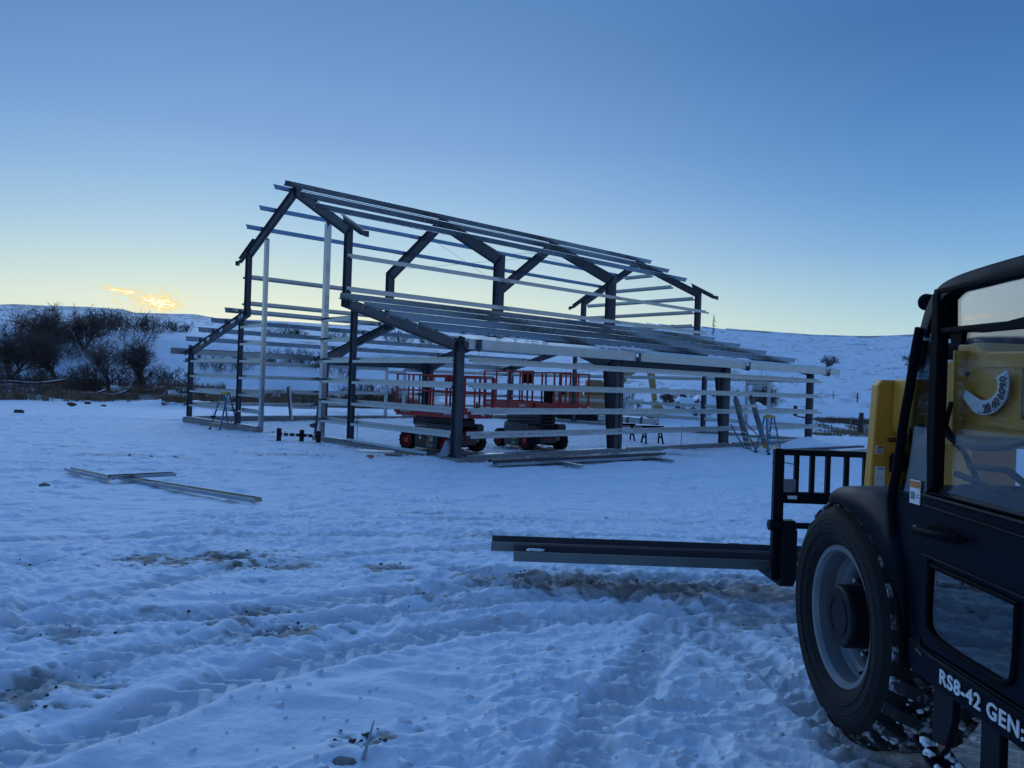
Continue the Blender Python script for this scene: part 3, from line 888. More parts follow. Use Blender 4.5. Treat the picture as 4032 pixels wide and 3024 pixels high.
def lift(loc, rz, label, deckz, L, ext, model, cx=0.0, cat='scissor lift'):
    root = empty('scissor_lift', loc, rz)
    tag(root, label, cat, 'scissor lifts parked inside the frame')
    W2 = .86
    b = MB(); b.box((0, 0, .55), (2.30, .98, .42)); b.box((1.12, 0, .50), (.28, .74, .44)); b.box((-1.12, 0, .5), (.28, .74, .44)); b.build('chassis', 'dkgrey', root, .02)
    for s in (-1, 1):                                  # side tanks with doors
        k = MB(); k.prism([(-.54, s * .50, .13), (.54, s * .50, .13), (.57, s * .50, .74), (1.18, s * .50, .74), (1.18, s * .50, .94), (1.08, s * .50, 1.0), (-.50, s * .50, 1.02), (-.58, s * .50, .92)], (0, s * .36, 0))
        side = k.build('engine_cover', 'dkgrey', root, .025)
        y = s * .862
        MB().box((-.05, y, .56), (.10, .01, .22)).build('latch_recess', 'labelblack', side)
        for q in range(5):
            MB().box((.88, y, .78 + q * .035), (.2, .012, .016)).build('vent_slot', 'labelblack', side)
        xd = (1 if s < 0 else -1, 0, 0); o = -s
        text(model + ' RT 4x4', .085, 'white', side, (-.54 * o, y + s * .004, .88), xd, (0, 0, 1), 'model_lettering')
        MB().box((.20 * o, y, .47), (.34, .008, .30)).build('hire_decal', 'labelorange', side)
        MB().box((.285 * o, y + s * .003, .47), (.17, .008, .30)).build('hire_decal', 'labelblack', side)
        text('H', .24, 'labelblack', side, (.05 * o, y + s * .007, .39), xd, (0, 0, 1), 'hire_lettering', .004)
        text('&E', .24, 'white', side, (.195 * o, y + s * .010, .39), xd, (0, 0, 1), 'hire_lettering', .004, stretch=.62)
        text('EQUIPMENT', .062, 'white', side, (.03 * o, y + s * .007, .25), xd, (0, 0, 1), 'hire_lettering')
        text('SERVICES', .062, 'white', side, (.06 * o, y + s * .007, .185), xd, (0, 0, 1), 'hire_lettering')
        MB().box((-.28 * o, y, .62), (.09, .008, .10)).build('decal', 'white', side); MB().box((-.28 * o, y, .48), (.09, .008, .09)).build('decal', 'white', side)
    MB().bar((1.27, -.22, .42), (1.27, -.22, .78), .04, .04).bar((1.27, .22, .42), (1.27, .22, .78), .04, .04).bar((1.27, -.22, .78), (1.27, .22, .78), .04, .04).bar((1.27, -.22, .42), (1.27, .22, .42), .04, .04).build('tow_frame', 'red', root)
    MB().box((1.265, .42, .45), (.02, .16, .14)).build('decal', 'labelgrey', root)
    for x in (-.95, .95):
        for s in (-1, 1):
            c = V((x, s * .74, .365)); ax = V((0, s, 0))
            w_ = MB(); w_.lathe([(.02, .13), (.09, .13), (.10, .05), (.19, .03), (.21, .12), (.225, .14)], c, ax, 20); wh = w_.build('wheel', 'red', root)
            t = MB(); t.lathe([(.225, .13), (.235, .145), (.285, .16), (.335, .145), (.345, .10), (.345, -.10), (.335, -.145), (.225, -.15)], c, ax, 24); ag_tyre(t, c, .335, .32, ax, 14); t.build('tyre', 'rubber', wh)
            nb = MB()
            for q in range(8):
                a = q * math.pi / 4
                nb.cyl(c + ax * .12 + V((math.cos(a) * .075, 0, math.sin(a) * .075)), c + ax * .145 + V((math.cos(a) * .075, 0, math.sin(a) * .075)), .012, 6)
            nb.build('lug_nut', 'alu', wh)
            if s > 0:
                MB().cyl((x, -.6, .365), (x, .6, .365), .06, 10).build('axle', 'dkgrey', root)
    # stowed scissor stack
    st = MB(); n = 4 if deckz > 1.2 else 3; z0 = .92; dz = (deckz - .10 - z0) / n
    for k in range(n):
        za, zb = z0 + dz * (k + .12), z0 + dz * (k + .88)
        for s in (-1, 1):
            st.bar((-1.12, s * .33, za), (1.14, s * .33, zb), .05, .10); st.bar((-1.12, s * .25, zb), (1.14, s * .25, za), .05, .10)
        for x in (-1.12, 0, 1.14):
            st.cyl((x, -.37, (za + zb) / 2), (x, .37, (za + zb) / 2), .035, 8)
    st.build('scissor_arms', 'dkgrey', root, .008)
    for ch in root.children:
        ch.location.x += cx
    # platform
    d = MB(); d.box((0, 0, deckz + .02), (L, W2 * 2 - .04, .05)); d.build('platform_deck', 'dkgrey', root)
    sk = MB(); h = .30
    for s in (-1, 1):
        sk.box((0, s * W2, deckz + h / 2 - .03), (L, .03, h)); sk.box((s * L / 2, 0, deckz + h / 2 - .03), (.03, W2 * 2, h))
        for x in (-L / 2 + .12, .12, L / 2 - .05):
            sk.box((x, s * (W2 + .02), deckz + h / 2 - .03), (.07, .03, h + .01))
        sk.box((-L / 2 - .09, s * .55, deckz + .13), (.18, .5, .16))
    sk.build('toe_skirt', 'red', root, .006)
    zt = deckz + 1.42; zm = deckz + .86

    def rails(x0, x1, w2, z0_, zt_, zm_, xs, nm, ends):
        rl = MB()
        for s in (-1, 1):
            for z in (zt_, zm_):
                rl.bar((x0, s * w2, z), (x1, s * w2, z), .045, .05 if z == zt_ else .04)
            for x in xs:
                rl.bar((x, s * w2, z0_), (x, s * w2, zt_), .055, .05, (1, 0, 0))
        for x in ends:
            for z in (zt_, zm_):
                rl.bar((x, -w2, z), (x, w2, z), .045, .045)
            for y in (-.28, .28):
                rl.bar((x, y, z0_), (x, y, zt_), .045, .045, (1, 0, 0))
        return rl.build(nm, 'red', root)
    rails(-L / 2, L / 2, W2, deckz + h - .05, zt, zm, (-L / 2 + .02, -L * .23, .12, L * .3, L / 2 - .02), 'guard_rail', (-L / 2,))
    x1 = L / 2 + ext
    rails(-.1 + ext, x1, W2 - .09, deckz + .1, zt - .06, zm - .03, (ext + .05, ext + L * .28, x1 - .02), 'extension_rail', (x1,))
    if ext > .3:
        ek = MB()
        for s in (-1, 1):
            ek.box(((L / 2 + x1) / 2, s * (W2 - .08), deckz + h / 2 - .02), (x1 - L / 2, .03, h - .06))
        ek.box((x1, 0, deckz + h / 2 - .02), (.03, W2 * 2 - .16, h - .06)); ek.box(((L / 2 + x1) / 2, 0, deckz + .06), (x1 - L / 2, W2 * 2 - .2, .04))
        ek.build('extension_deck', 'red', root, .006)
    tl = MB()
    for q in range(7):
        tl.bar((L * .30 + q * .075, -W2 - .005, zt - .03), (L * .30 + q * .075, -W2 - .005, zt - .14), .035, .02, (1, 0, 0))
    tl.build('rail_latch', 'red', root)
    cb = MB(); cb.prism([(L * .22, -.72, zt - .46), (L * .22 + .34, -.72, zt - .46), (L * .22 + .40, -.72, zt - .14), (L * .22 + .20, -.72, zt - .02), (L * .22 - .02, -.72, zt - .10)], (0, .26, 0)); cbx = cb.build('control_box', 'black', root, .02)
    MB().tube([(L * .22 + .3, -.6, zt - .46), (L * .22 + .42, -.62, zm), (L * .22 + .36, -.7, deckz + .5), (L * .22 + .12, -.66, deckz + .32)], .014, 6).build('control_cable', 'black', root)
    MB().tube([(-.02, -W2 + .03, zt - .06), (-.03, -W2 + .03, zt - .30), (.06, -W2 + .03, zt - .40), (.26, -W2 + .03, zt - .40), (.26, -W2 + .03, zt - .06)], .016, 6).build('grab_handle', 'alu', root)
    for s in (-1, 1):
        xd = (1 if s < 0 else -1, 0, 0); o = -s; y = s * (W2 + .017)
        text('SKYJACK', .135, 'white', root, (-L / 2 * o + (.22 if o > 0 else -.22), y, deckz + .10), xd, (0, 0, 1), 'maker_lettering', .002)
        text(model + ' RT', .135, 'white', root, (L * .26 * o, y, deckz + .08), xd, (0, 0, 1), 'model_lettering', .002, stretch=.85)
        MB().box((.0, y, deckz + .22), (.22, .006, .06)).build('decal', 'labelblack', root)
    xe = (x1 if ext > .3 else L / 2) + .018
    MB().box((xe, -.55, deckz + .05), (.006, .16, .12)).build('decal', 'white', root); MB().box((xe, .35, deckz + .10), (.006, .2, .1)).build('decal', 'white', root); MB().box((xe, .74, deckz + .12), (.006, .09, .12)).build('decal', 'white', root)
    sn_ = MB(); r3 = random.Random(int(deckz * 100))
    for q in range(14):
        sn_.ico((r3.uniform(-1.1, 1.2), r3.choice((-.9, .9)) * r3.uniform(.8, 1), r3.uniform(.0, .05)), r3.uniform(.04, .10), (1.6, 1, .5), .3, q)
    sn_.build('packed_snow', 'snowlump', root)
    return root


zg = gz0(-2.4, 27.2)
l1 = lift((-2.40, 27.15, zg), rad(-38), 'red and dark grey scissor lift just behind the barn corner column', 1.26, 3.05, .15, 'SJ6826')
l2 = lift((.77 - .53 * .42, 29.6 + .848 * .42, gz0(.8, 29.6)), rad(-58), 'taller red scissor lift with rolled out deck, in front of the excavator', 1.54, 3.6, 1.25, 'SJ6832', .42)
MB().box((1.8 + 1.0, -.86, 2.1), (.42, .12, .52)).build('manual_box', 'black', l2, .02)

# --- excavator behind the barn
ex = empty('excavator', (5.4, 57.0, gz0(5.4, 57.0)), 0)
tag(ex, 'faded yellow excavator with its arm reaching down behind the barn', 'excavator')
z_ = 0
for s in (-1, 1):
    t = MB(); pr = [(-1.9, .1), (-2.15, .4), (-1.9, .72), (1.9, .72), (2.15, .4), (1.9, .1)]
    t.prism([(x, s * 1.25 - .28, z) for x, z in pr], (0, .56, 0)); t.build('track', 'rubber', ex, .05)
MB().box((0, 0, .78), (1.8, 1.6, .3)).build('undercarriage', 'dkgrey', ex, .03)
hb = MB(); hb.prism([(-2.75, -1.35, 1.15), (-2.95, -1.35, 1.35), (-2.95, -1.35, 2.05), (-2.7, -1.35, 2.35), (-.2, -1.35, 2.38), (-.2, -1.35, 1.95), (1.6, -1.35, 1.95), (1.75, -1.35, 1.7), (1.75, -1.35, 1.02), (-2.4, -1.35, 1.02)], (0, 2.7, 0)); hs_ = hb.build('house', 'tan', ex, .06)
MB().box((-1.0, -1.362, 1.7), (.02, .02, .9)).box((.1, -1.362, 1.5), (.02, .02, .8)).box((-.5, -1.362, 1.32), (3.6, .02, .02)).build('panel_seam', 'labelblack', hs_)
MB().prism([(-1.6, -1.0, 2.36), (-1.4, -1.0, 2.62), (.0, -1.0, 2.66), (.1, -1.0, 2.4)], (0, 1.6, 0)).build('hood', 'black', ex, .05)
MB().cyl((-1.0, .5, 2.4), (-1.0, .5, 2.95), .07, 10).build('exhaust', 'black', ex)
cb = MB(); cb.prism([(.1, .25, 1.9), (1.75, .25, 1.9), (1.8, .25, 2.6), (1.35, .25, 3.12), (.2, .25, 3.12)], (0, 1.05, 0)); cb.build('cab', 'tan', ex, .05)
MB().box((-2.1, -1.365, 2.05), (1.15, .012, .27)).build('name_plate', 'labelblack', ex)
text('DEERE', .30, 'white', ex, (-2.62, -1.38, 1.94), (1, 0, 0), (0, 0, 1), 'maker_lettering', .004)
bo = MB(); bo.prism([(1.0, -.85, 1.7), (1.35, -.85, 2.05), (2.7, -.85, 3.75), (3.6, -.85, 4.35), (4.8, -.85, 4.25), (4.85, -.85, 3.95), (3.75, -.85, 3.75), (3.1, -.85, 3.35), (1.7, -.85, 1.55)], (0, .5, 0)); bo.build('boom', 'tan', ex, .03)
ar = MB(); ar.prism([(4.35, -.8, 4.55), (4.75, -.8, 4.75), (5.05, -.8, 4.2), (5.35, -.8, 1.75), (5.05, -.8, 1.7), (4.55, -.8, 3.9)], (0, .42, 0)); ar.build('stick', 'tan', ex, .03)
MB().cyl((3.4, -.6, 4.45), (4.5, -.6, 4.75), .07, 8).cyl((1.5, -.95, 1.6), (3.0, -.95, 3.2), .07, 8).build('hydraulic_cylinder', 'tan', ex)
bk = MB(); bk.prism([(5.0, -1.1, 1.7), (5.4, -1.1, 1.7), (5.9, -1.1, 1.1), (5.7, -1.1, .55), (5.1, -1.1, .35), (4.7, -1.1, .6), (5.1, -1.1, .9)], (0, 1.05, 0)); bk.build('bucket', 'tan', ex, .02)

# --- step ladders
def step_ladder(loc, rz, ht, spread, wd, label):
    root = empty('step_ladder', loc, rz); tag(root, label, 'ladder', 'blue step ladders')
    for f, nm in ((-1, 'front_rail'), (1, 'rear_rail')):
        for s in (-1, 1):
            b = MB(); b.bar((s * wd * .5, f * spread / 2, 0), (s * wd * .29, f * .06, ht - .05), .072, .03, (1, 0, 0)); b.build(nm, 'ladblue', root)
            MB().box((s * wd * .5, f * spread / 2, .03), (.11, .06, .08)).build('foot_pad', 'black', root)
    MB().box((0, 0, ht - .02), (wd * .64, .26, .075)).box((0, 0, ht + .03), (wd * .5, .2, .035)).build('top_cap', 'ladyellow', root, .012)
    for k in range(1, 5):
        t = k / 5.2; hw = wd * (.5 - .21 * t); y = -spread / 2 * (1 - t) - .06 * t
        MB().box((0, y, ht * t), (hw * 2, .085, .028)).build('step', 'alu', root)
        if k in (2, 4):
            y = spread / 2 * (1 - t) + .06 * t
            MB().box((0, y, ht * t + .05), (hw * 2, .025, .02)).build('rear_brace', 'alu', root)
    kb = MB()
    for f in (-1, 1):
        for s in (-1, 1):
            kb.prism([(s * wd * .48, f * spread * .46, .10), (s * wd * .47, f * spread * .455, .26), (s * wd * .12, f * spread * .42, .40), (s * wd * .08, f * spread * .42, .34)], (0, f * .02, 0))
    kb.build('knee_brace', 'ladyellow', root)
    sp = MB()
    for s in (-1, 1):
        sp.bar((s * wd * .36, -spread * .25, ht * .52), (s * wd * .36, spread * .25, ht * .52), .012, .025)
    sp.build('spreader', 'alu', root)
    return root


sl1 = step_ladder((-13.42, 35.75, gz0(-13.4, 35.7) - .01), rad(-32), 1.72, 1.05, .72, 'blue step ladder with yellow cap standing by the left lean-to')
MB().box((-.30, -.42, .62), (.22, .12, .08)).box((.22, .3, .92), (.34, .1, .05)).build('tool_tray', 'black', sl1)
step_ladder((10.42, 30.75, gz0(10.4, 30.7) - .01), rad(24), 1.52, .80, .66, 'blue step ladder with yellow cap at the right end of the barn')
# a closed ladder leaning against the right hand wall girts
lr = empty('closed_ladder', (9.95, 31.2, -.13), 0)
tag(lr, 'closed blue ladder leaning on the wall girts beside the step ladder', 'ladder')
A = V((9.68 - 9.95, .05, 0)); B_ = V((10.05 - 9.95, -.25, 0)); up1 = V((-.36, 1.05, 1.07)); up2 = V((-.19, 1.0, .90))
MB().bar(A, A + up1, .07, .03, (1, 0, 0)).build('rail', 'ladblue', lr); MB().bar(B_, B_ + up2, .07, .03, (1, 0, 0)).build('rail', 'ladblue', lr)
MB().bar(A + V((.03, .05, 0)), A + up1 * .55 + V((.03, .05, 0)), .05, .02, (1, 0, 0)).bar(B_ + up2 * .3, B_ + up2 * .52, .095, .04, (1, 0, 0)).build('grip_tape', 'labelred', lr)
for t in (.2, .4, .6, .8):
    MB().bar(A + up1 * t, B_ + up2 * t * 1.05, .03, .03).build('rung', 'alu', lr)
rp = MB().bar(V((11.23, 33.2, 0)), V((10.16, 33.0, 1.02)), .04, .04).build('brace_pole', 'labelred', None)
tag(rp, 'slanting red brace pole behind the step ladder at the right', 'pole')


# --- door frame of galvanized posts leaning outside the right wall
df = empty('leaning_door_frame', (10.9, 32.6, -.12), 0)
tag(df, 'galvanized door frame with one cross bar leaning against the right wall', 'door frame')
for p0, p1 in ((gpix(2600 + 855 * .40687, 1250 + 1285 * .40687, -.12), V((9.39, 31.9, 2.02))), (gpix(3022, 1755, -.12) + V((-.6, -1.6, 0)), V((10.35, 32.9, 2.08)))):
    p0 = p0 - V(df.location); p1 = p1 - V(df.location)
    po = MB().bar(p0, p1, .26, .12, (1, .3, 0)).build('post', 'galv_dull', df)
    MB().bar(p0 + (p1 - p0) * 1.0, p0 + (p1 - p0) * 1.05, .16, .06, (1, .3, 0)).build('post_clip', 'primer', po)
    MB().bar(p0 + (p1 - p0) * .63, p0 + (p1 - p0) * .67, .20, .14, (1, .3, 0)).build('post_clip', 'primer', po)
    MB().bar(p0 + (p1 - p0) * .30, p0 + (p1 - p0) * .33, .20, .14, (1, .3, 0)).build('post_clip', 'primer', po)
MB().bar(V((9.58, 31.82, 1.72)) - V(df.location), V((10.57, 32.75, 1.76)) - V(df.location), .08, .13).build('cross_bar', 'galv_bright', df)
# the same kind of frame, standing in the big door opening
df = empty('half_built_door_frame', (-7.2, 33.5, -.12), 0)
tag(df, 'part built galvanized door frame propped inside the big opening', 'door frame')
q0 = gpix(1150, 1652, -.12) - V(df.location); q1 = q0 + V((-.28, .25, 1.95))
MB().bar(q0, q1, .14, .10, (1, .3, 0)).build('post', 'galv', df); MB().bar(q0 + V((-.10, 0, .1)), q1 + V((-.10, 0, -.1)), .07, .12, (1, .3, 0)).build('post_back', 'primer', df)
q2 = gpix(1252, 1652, -.12) - V(df.location)
for h in (.68, 1.50):
    MB().bar(q0 + V((0, .1, h)), V((q2.x, q2.y + .2, h - .02)), .08, .12).build('cross_bar', 'galv', df)
pb = gpix(1240, 1716, -.12)
bx = MB().bar(pb, pb + V((.10, .12, 1.45)), .22, .10, (1, .2, 0)).bar(pb + V((.10, .12, 1.45)), pb + V((.17, .16, 2.15)), .16, .09, (1, .2, 0))
bx.prism([pb + V((-.24, -.05, .48)), pb + V((0, -.05, .56)), pb + V((0, -.05, .34)), pb + V((-.18, -.05, .36))], (.03, -.14, 0))
tag(bx.build('dark_steel_prop', 'primer'), 'dark steel plate beam leaning on the right door jamb', 'beam')
# lifting rig on the snow by the jamb
rg = empty('steel_stub_rig', (-8.0, 28.8, gz0(-8, 28.8)), math.atan2(-.34, 1.6))
tag(rg, 'low dark steel bar with upright stub plates lying by the door jamb', 'steel rig')
MB().box((0, 0, .26), (1.75, .10, .11)).build('bar', 'blackpaint', rg)
for x, zz in ((-.78, 0), (.16, -.02), (.84, -.04)):
    MB().box((x, -.05, .24 + zz), (.13, .13, .50)).build('stub_plate', 'blackpaint', rg)
sn_ = MB()
for q in range(6):
    sn_.ico((-.6 + q * .25, -.07, .26 + .04 * math.sin(q * 3)), .05, (1, .3, 1), .4, q)
sn_.build('settled_snow', 'snowlump', rg)


# --- sawhorses carrying a boxed beam
def sawhorse(loc, rz, label):
    root = empty('sawhorse', loc, rz); tag(root, label, 'sawhorse', 'black sawhorses under the boxed beam')
    MB().box((0, 0, .76), (1.0, .10, .09)).build('top_rail', 'black', root, .01)
    for x in (-.36, .36):
        for s in (-1, 1):
            MB().bar((x * 1.1, s * .34, 0), (x * .95, s * .04, .74), .09, .05, (1, 0, 0)).build('leg', 'black', root)
        MB().bar((x * 1.06, -.2, .30), (x * 1.06, .2, .30), .04, .07).build('leg_brace', 'black', root)
    return root


sh1 = gpix(2000 + 1570 * .36166, 1250 + 1372 * .36166, -.12); sh2 = gpix(2000 + 1265 * .36166, 1250 + 1338 * .36166, -.12)
dv = (sh1 - sh2); hz_ = math.atan2(dv.y, dv.x)
sawhorse((sh1.x, sh1.y, -.13), hz_ + rad(90) - rad(28), 'black sawhorse at the near, right end of the boxed beam')
sawhorse((sh2.x, sh2.y, -.13), hz_ + rad(90) - rad(28), 'black sawhorse half hidden behind the tapered column')
bd = V((math.cos(hz_), math.sin(hz_), 0)); mid = (sh1 + sh2) / 2
bm = empty('boxed_beam', (mid.x, mid.y, .72), hz_); tag(bm, 'galvanized boxed beam with dark bands lying on two sawhorses', 'beam')
MB().ext((-2.6, 0, 0), (1.15, 0, 0), [(-.11, 0), (.11, 0), (.11, .26), (-.11, .26)], Y1, Z1).build('beam_body', 'galv', bm)
for x in (-1.6, -.6, .25):
    MB().box((x, 0, .13), (.16, .226, .266)).build('band', 'primer', bm)
MB().box((1.152, 0, .14), (.01, .13, .14)).build('end_label', 'white', bm)


# --- loose steel round the corner
def loose(name, p0, p1, poly, side, up, mt, label, cat='steel channel', group=None):
    p0, p1 = V(p0), V(p1)
    d, s, u = frame(p1 - p0, up)
    r = empty(name, p0); tag(r, label, cat, group) if False else None
    bpy.data.objects.remove(r)
    o = MB().ext((0, 0, 0), p1 - p0, poly, s * side, u).build(name, mt); o.location = p0
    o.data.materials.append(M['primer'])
    return tag(o, label, cat, group)


G4 = 'loose steel lying by the barn corner'
zc = -.09
U = [(-.13, 0), (.13, 0), (.13, .08), (.122, .08), (.122, .008), (-.122, .008), (-.122, .08), (-.13, .08)]
Ud = [(-.13, .08), (.13, .08), (.13, 0), (.122, 0), (.122, .072), (-.122, .072), (-.122, 0), (-.13, 0)]
pl = gpix(1950, 1836, zc); pr_ = gpix(2595, 1806, zc)
dr = (pr_ - pl).normalized(); nrm = V((dr.y, -dr.x, 0))
loose('steel_channel', pl + V((0, 0, .02)), pr_ + V((0, 0, .03)), Ud, 1, Z1, 'galv', 'front channel of the flat pile before the corner column', group=G4)
loose('steel_channel', pl - nrm * .16 + V((-.05, 0, .09)), pr_ - nrm * .16 + V((.3, .35, .10)), Ud, 1, Z1, 'primer', 'dark channel lying across the top of the corner pile', group=G4)
loose('steel_channel', pl - nrm * .42 + dr * .4 + V((0, 0, .0)), pr_ - nrm * .42 - dr * .3 + V((0, 0, .03)), U, 1, Z1, 'galv', 'open side up channel at the back of the corner pile', group=G4)
loose('steel_channel', gpix(1815, 1800, -.05), gpix(2470, 1772, -.05), Ud, 1, Z1, 'galv', 'long channel lying against the foot of the right wall', group=G4)
BX = [(-.06, 0), (.06, 0), (.06, .10), (-.06, .10)]
for (a, b, lb) in ((z_a, z_b, l_) for z_a, z_b, l_ in (((2000 + 440 * .36166, 1250 + 1580 * .36166), (2000 + 800 * .36166, 1250 + 1640 * .36166), 'short steel bearer poking out under the left of the pile'),
                                                     ((2000 + 1400 * .36166, 1250 + 1525 * .36166), (2000 + 1800 * .36166, 1250 + 1580 * .36166), 'short steel bearer poking out under the right of the pile'))):
    loose('steel_bearer', gpix(*a, -.11), gpix(*b, -.11), BX, 1, Z1, 'galv', lb, 'bearer', G4)
ca, cb_ = gpix(1300 + 200 * .36166, 1250 + 1352 * .36166, -.02), gpix(1300 + 1085 * .36166, 1250 + 1510 * .36166, -.05)
loose('base_channel', ca, cb_, [(-.15, 0), (.15, 0), (.15, .09), (.142, .09), (.142, .008), (-.142, .008), (-.142, .09), (-.15, .09)], 1, V((.25, .3, 1)), 'galv', 'wide tilted channel along the foot of the gable end by the corner', group=G4)
loose('steel_offcut', gpix(1300 + 285 * .36166, 1250 + 1447 * .36166, -.06), gpix(1300 + 700 * .36166, 1250 + 1462 * .36166, -.06), [(-.1, 0), (.1, 0), (.1, .012), (-.1, .012)], 1, V((.1, -.2, 1)), 'galv_bright', 'bright flat sheet offcut lying beside the tilted channel', 'sheet', G4)
for (u, v, ut, vt, lb, mt) in ((1738, 1812, 1790, 1696, 'wide channel leaning flat side out on the corner column', 'galv'), (1768, 1810, 1800, 1712, 'narrow channel leaning behind the wide one on the corner column', 'galv')):
    p = gpix(u, v, -.12); dd = 24.0 if mt else 24
    xr, yr = (ut - 2016) / 3000, -(vt - 1512) / 3000
    c, s = math.cos(rad(1.95)), math.sin(rad(1.95)); yv = p.y + .35
    q = V(((c * xr - s * yr) * yv, yv, 2.32 + (s * xr + c * yr) * yv))
    wdt = .14 if 'wide channel' in lb else .06
    loose('steel_channel', p, q, [(-wdt, 0), (wdt, 0), (wdt, -.10), (wdt - .008, -.10), (wdt - .008, -.008), (-wdt + .008, -.008), (-wdt + .008, -.10), (-wdt, -.10)], 1, V((.1, -1, .2)), mt, lb, group=G4)
# scraps
sc_ = MB(); w0 = gpix(1300 + 690 * .36166, 1250 + 1505 * .36166, -.10)
sc_.box((0, 0, .03), (.5, .3, .05), Matrix.Rotation(.5, 4, 'Z')); o = sc_.build('wood_scrap', 'wood'); o.location = w0; tag(o, 'pale wood scrap beside the tilted channel', 'scrap wood')
o = MB().ico((0, 0, .04), .075, (1.5, .8, .7), .5, 5).build('wrapper', 'trash'); o.location = gpix(1300 + 435 * .36166, 1250 + 1528 * .36166, -.1); tag(o, 'crumpled orange and white wrapper on the snow', 'litter')
lb_ = [('right beam a', (3096, 1776), (3393, 1761), 'dark channel lying on the snow beyond the fork frame', 'primer'), ('b', (3300, 1782), (3420, 1772), 'bright channel beside the dark one beyond the fork frame', 'galv')]
for _, a, b, lb, mt in lb_:
    loose('steel_channel', gpix(*a, .02), gpix(*b, .02), Ud, 1, Z1, mt, lb, group='channels lying at the right')
# three C sections dropped crosswise on the left snow
CX = 'channels dropped crosswise on the left'
def gl(u, v, dz=0.0):
    p = gpix(u, v, .2)
    for _ in range(4):
        p = gpix(u, v, gz0(p.x, p.y) + dz)
    return p
for a, b, dz, lb in (((265, 1852), (440, 1892), .06, 'thin channel at the left of the crossed pair, pointing to the trees'),
                     ((430, 1885), (690, 1872), .11, 'short channel lying on top of the crossed channels'),
                     ((480, 1888), (1018, 1978), .03, 'longest of the crossed channels, running toward the barn corner side')):
    loose('steel_channel', gl(*a, dz), gl(*b, dz), [(p_ * .55, q_ * .95) for p_, q_ in U], 1, V((0, -.15, 1)), 'galv', lb, group=CX)
# stakes and rebar
for (u, v, h, nm, mt, lb) in ((2681, 1766, .98, 'grade_stake', 'wood', 'thin wooden grade stake before the right wall'), (938, 1590 + 80, 1.0, 'rebar', 'ladblue', 'thin rebar pin beside the inner left post'),
                              (838, 1634, .62, 'hooked_rebar', 'primer', 'hook ended rebar beside the left step ladder'), (1405, 1735, 1.1, 'rebar', 'primer', 'thin rebar pin beside the inner right post')):
    p = gpix(u, v, -.12); o = MB()
    if nm == 'hooked_rebar':
        o.tube([(0, 0, 0), (0, 0, h), (.03, 0, h + .09), (.10, 0, h + .12), (.16, 0, h + .06), (.12, 0, h - .0), (.03, 0, h - .02)], .012, 6)
    else:
        o.bar((0, 0, 0), (.02, 0, h), .035 if nm == 'grade_stake' else .02, .02, (1, 0, 0))
    o = o.build(nm, mt); o.location = p; tag(o, lb, nm.replace('_', ' '))
# bottles left on the girts
for l_, g_, h_, mt, lb in ((.0, .48, 1.50, 'clear', 'clear plastic bottle on the girt left of the corner column'), (.55, -.28, 1.50, 'labelblack', 'dark bottle on the girt right of the corner column'), (9.5, -.28, 1.50, 'clear', 'clear plastic bottle on the long wall girt')):
    p = bw(l_, g_, h_ + .03); o = MB().lathe([(0, 0), (.034, 0), (.036, .02), (.036, .14), (.030, .165), (.014, .195), (.014, .22), (0, .22)], (0, 0, 0), (0, 0, 1), 14).build('bottle', mt)
    o.location = p; tag(o, lb, 'bottle')

# ------------------------------------------------------------------ the telehandler at the right edge
th = empty('telehandler', (2.85, 2.4, .6), 0)
tag(th, 'big telehandler with dark glazed cab and yellow boom at the right edge', 'telehandler')
TO = V((2.85, 2.4, .6))


class TB(MB):
    """mesh builder in site coordinates, built as a child of the telehandler"""
    def build(self, name, m, parent=None, bevel=0):
        self.v = [tuple(V(p) - TO) for p in self.v]
        return MB.build(self, name, m, parent or th, bevel)


def loft(rows, thick=None, closed=False):
    """quads between rows of points"""
    vs = [V(p) for r_ in rows for p in r_]; n = len(rows[0]); k = len(rows)
    fs = [(i * n + j, i * n + j + 1, (i + 1) * n + j + 1, (i + 1) * n + j) for i in range(k - 1) for j in range(n - 1)]
    b = TB(); b.add(vs, fs, True)
    return b


def smooth_curve(pts, n=6):
    """Catmull-Rom through points"""
    P_ = [V(p) for p in pts]; P_ = [P_[0] * 2 - P_[1]] + P_ + [P_[-1] * 2 - P_[-2]]; o = []
    for i in range(1, len(P_) - 2):
        for k in range(n):
            t = k / n
            o.append(.5 * ((2 * P_[i]) + (-P_[i - 1] + P_[i + 1]) * t + (2 * P_[i - 1] - 5 * P_[i] + 4 * P_[i + 1] - P_[i + 2]) * t * t + (-P_[i - 1] + 3 * P_[i] - 3 * P_[i + 1] + P_[i + 2]) * t ** 3))
    o.append(P_[-2])
    return o


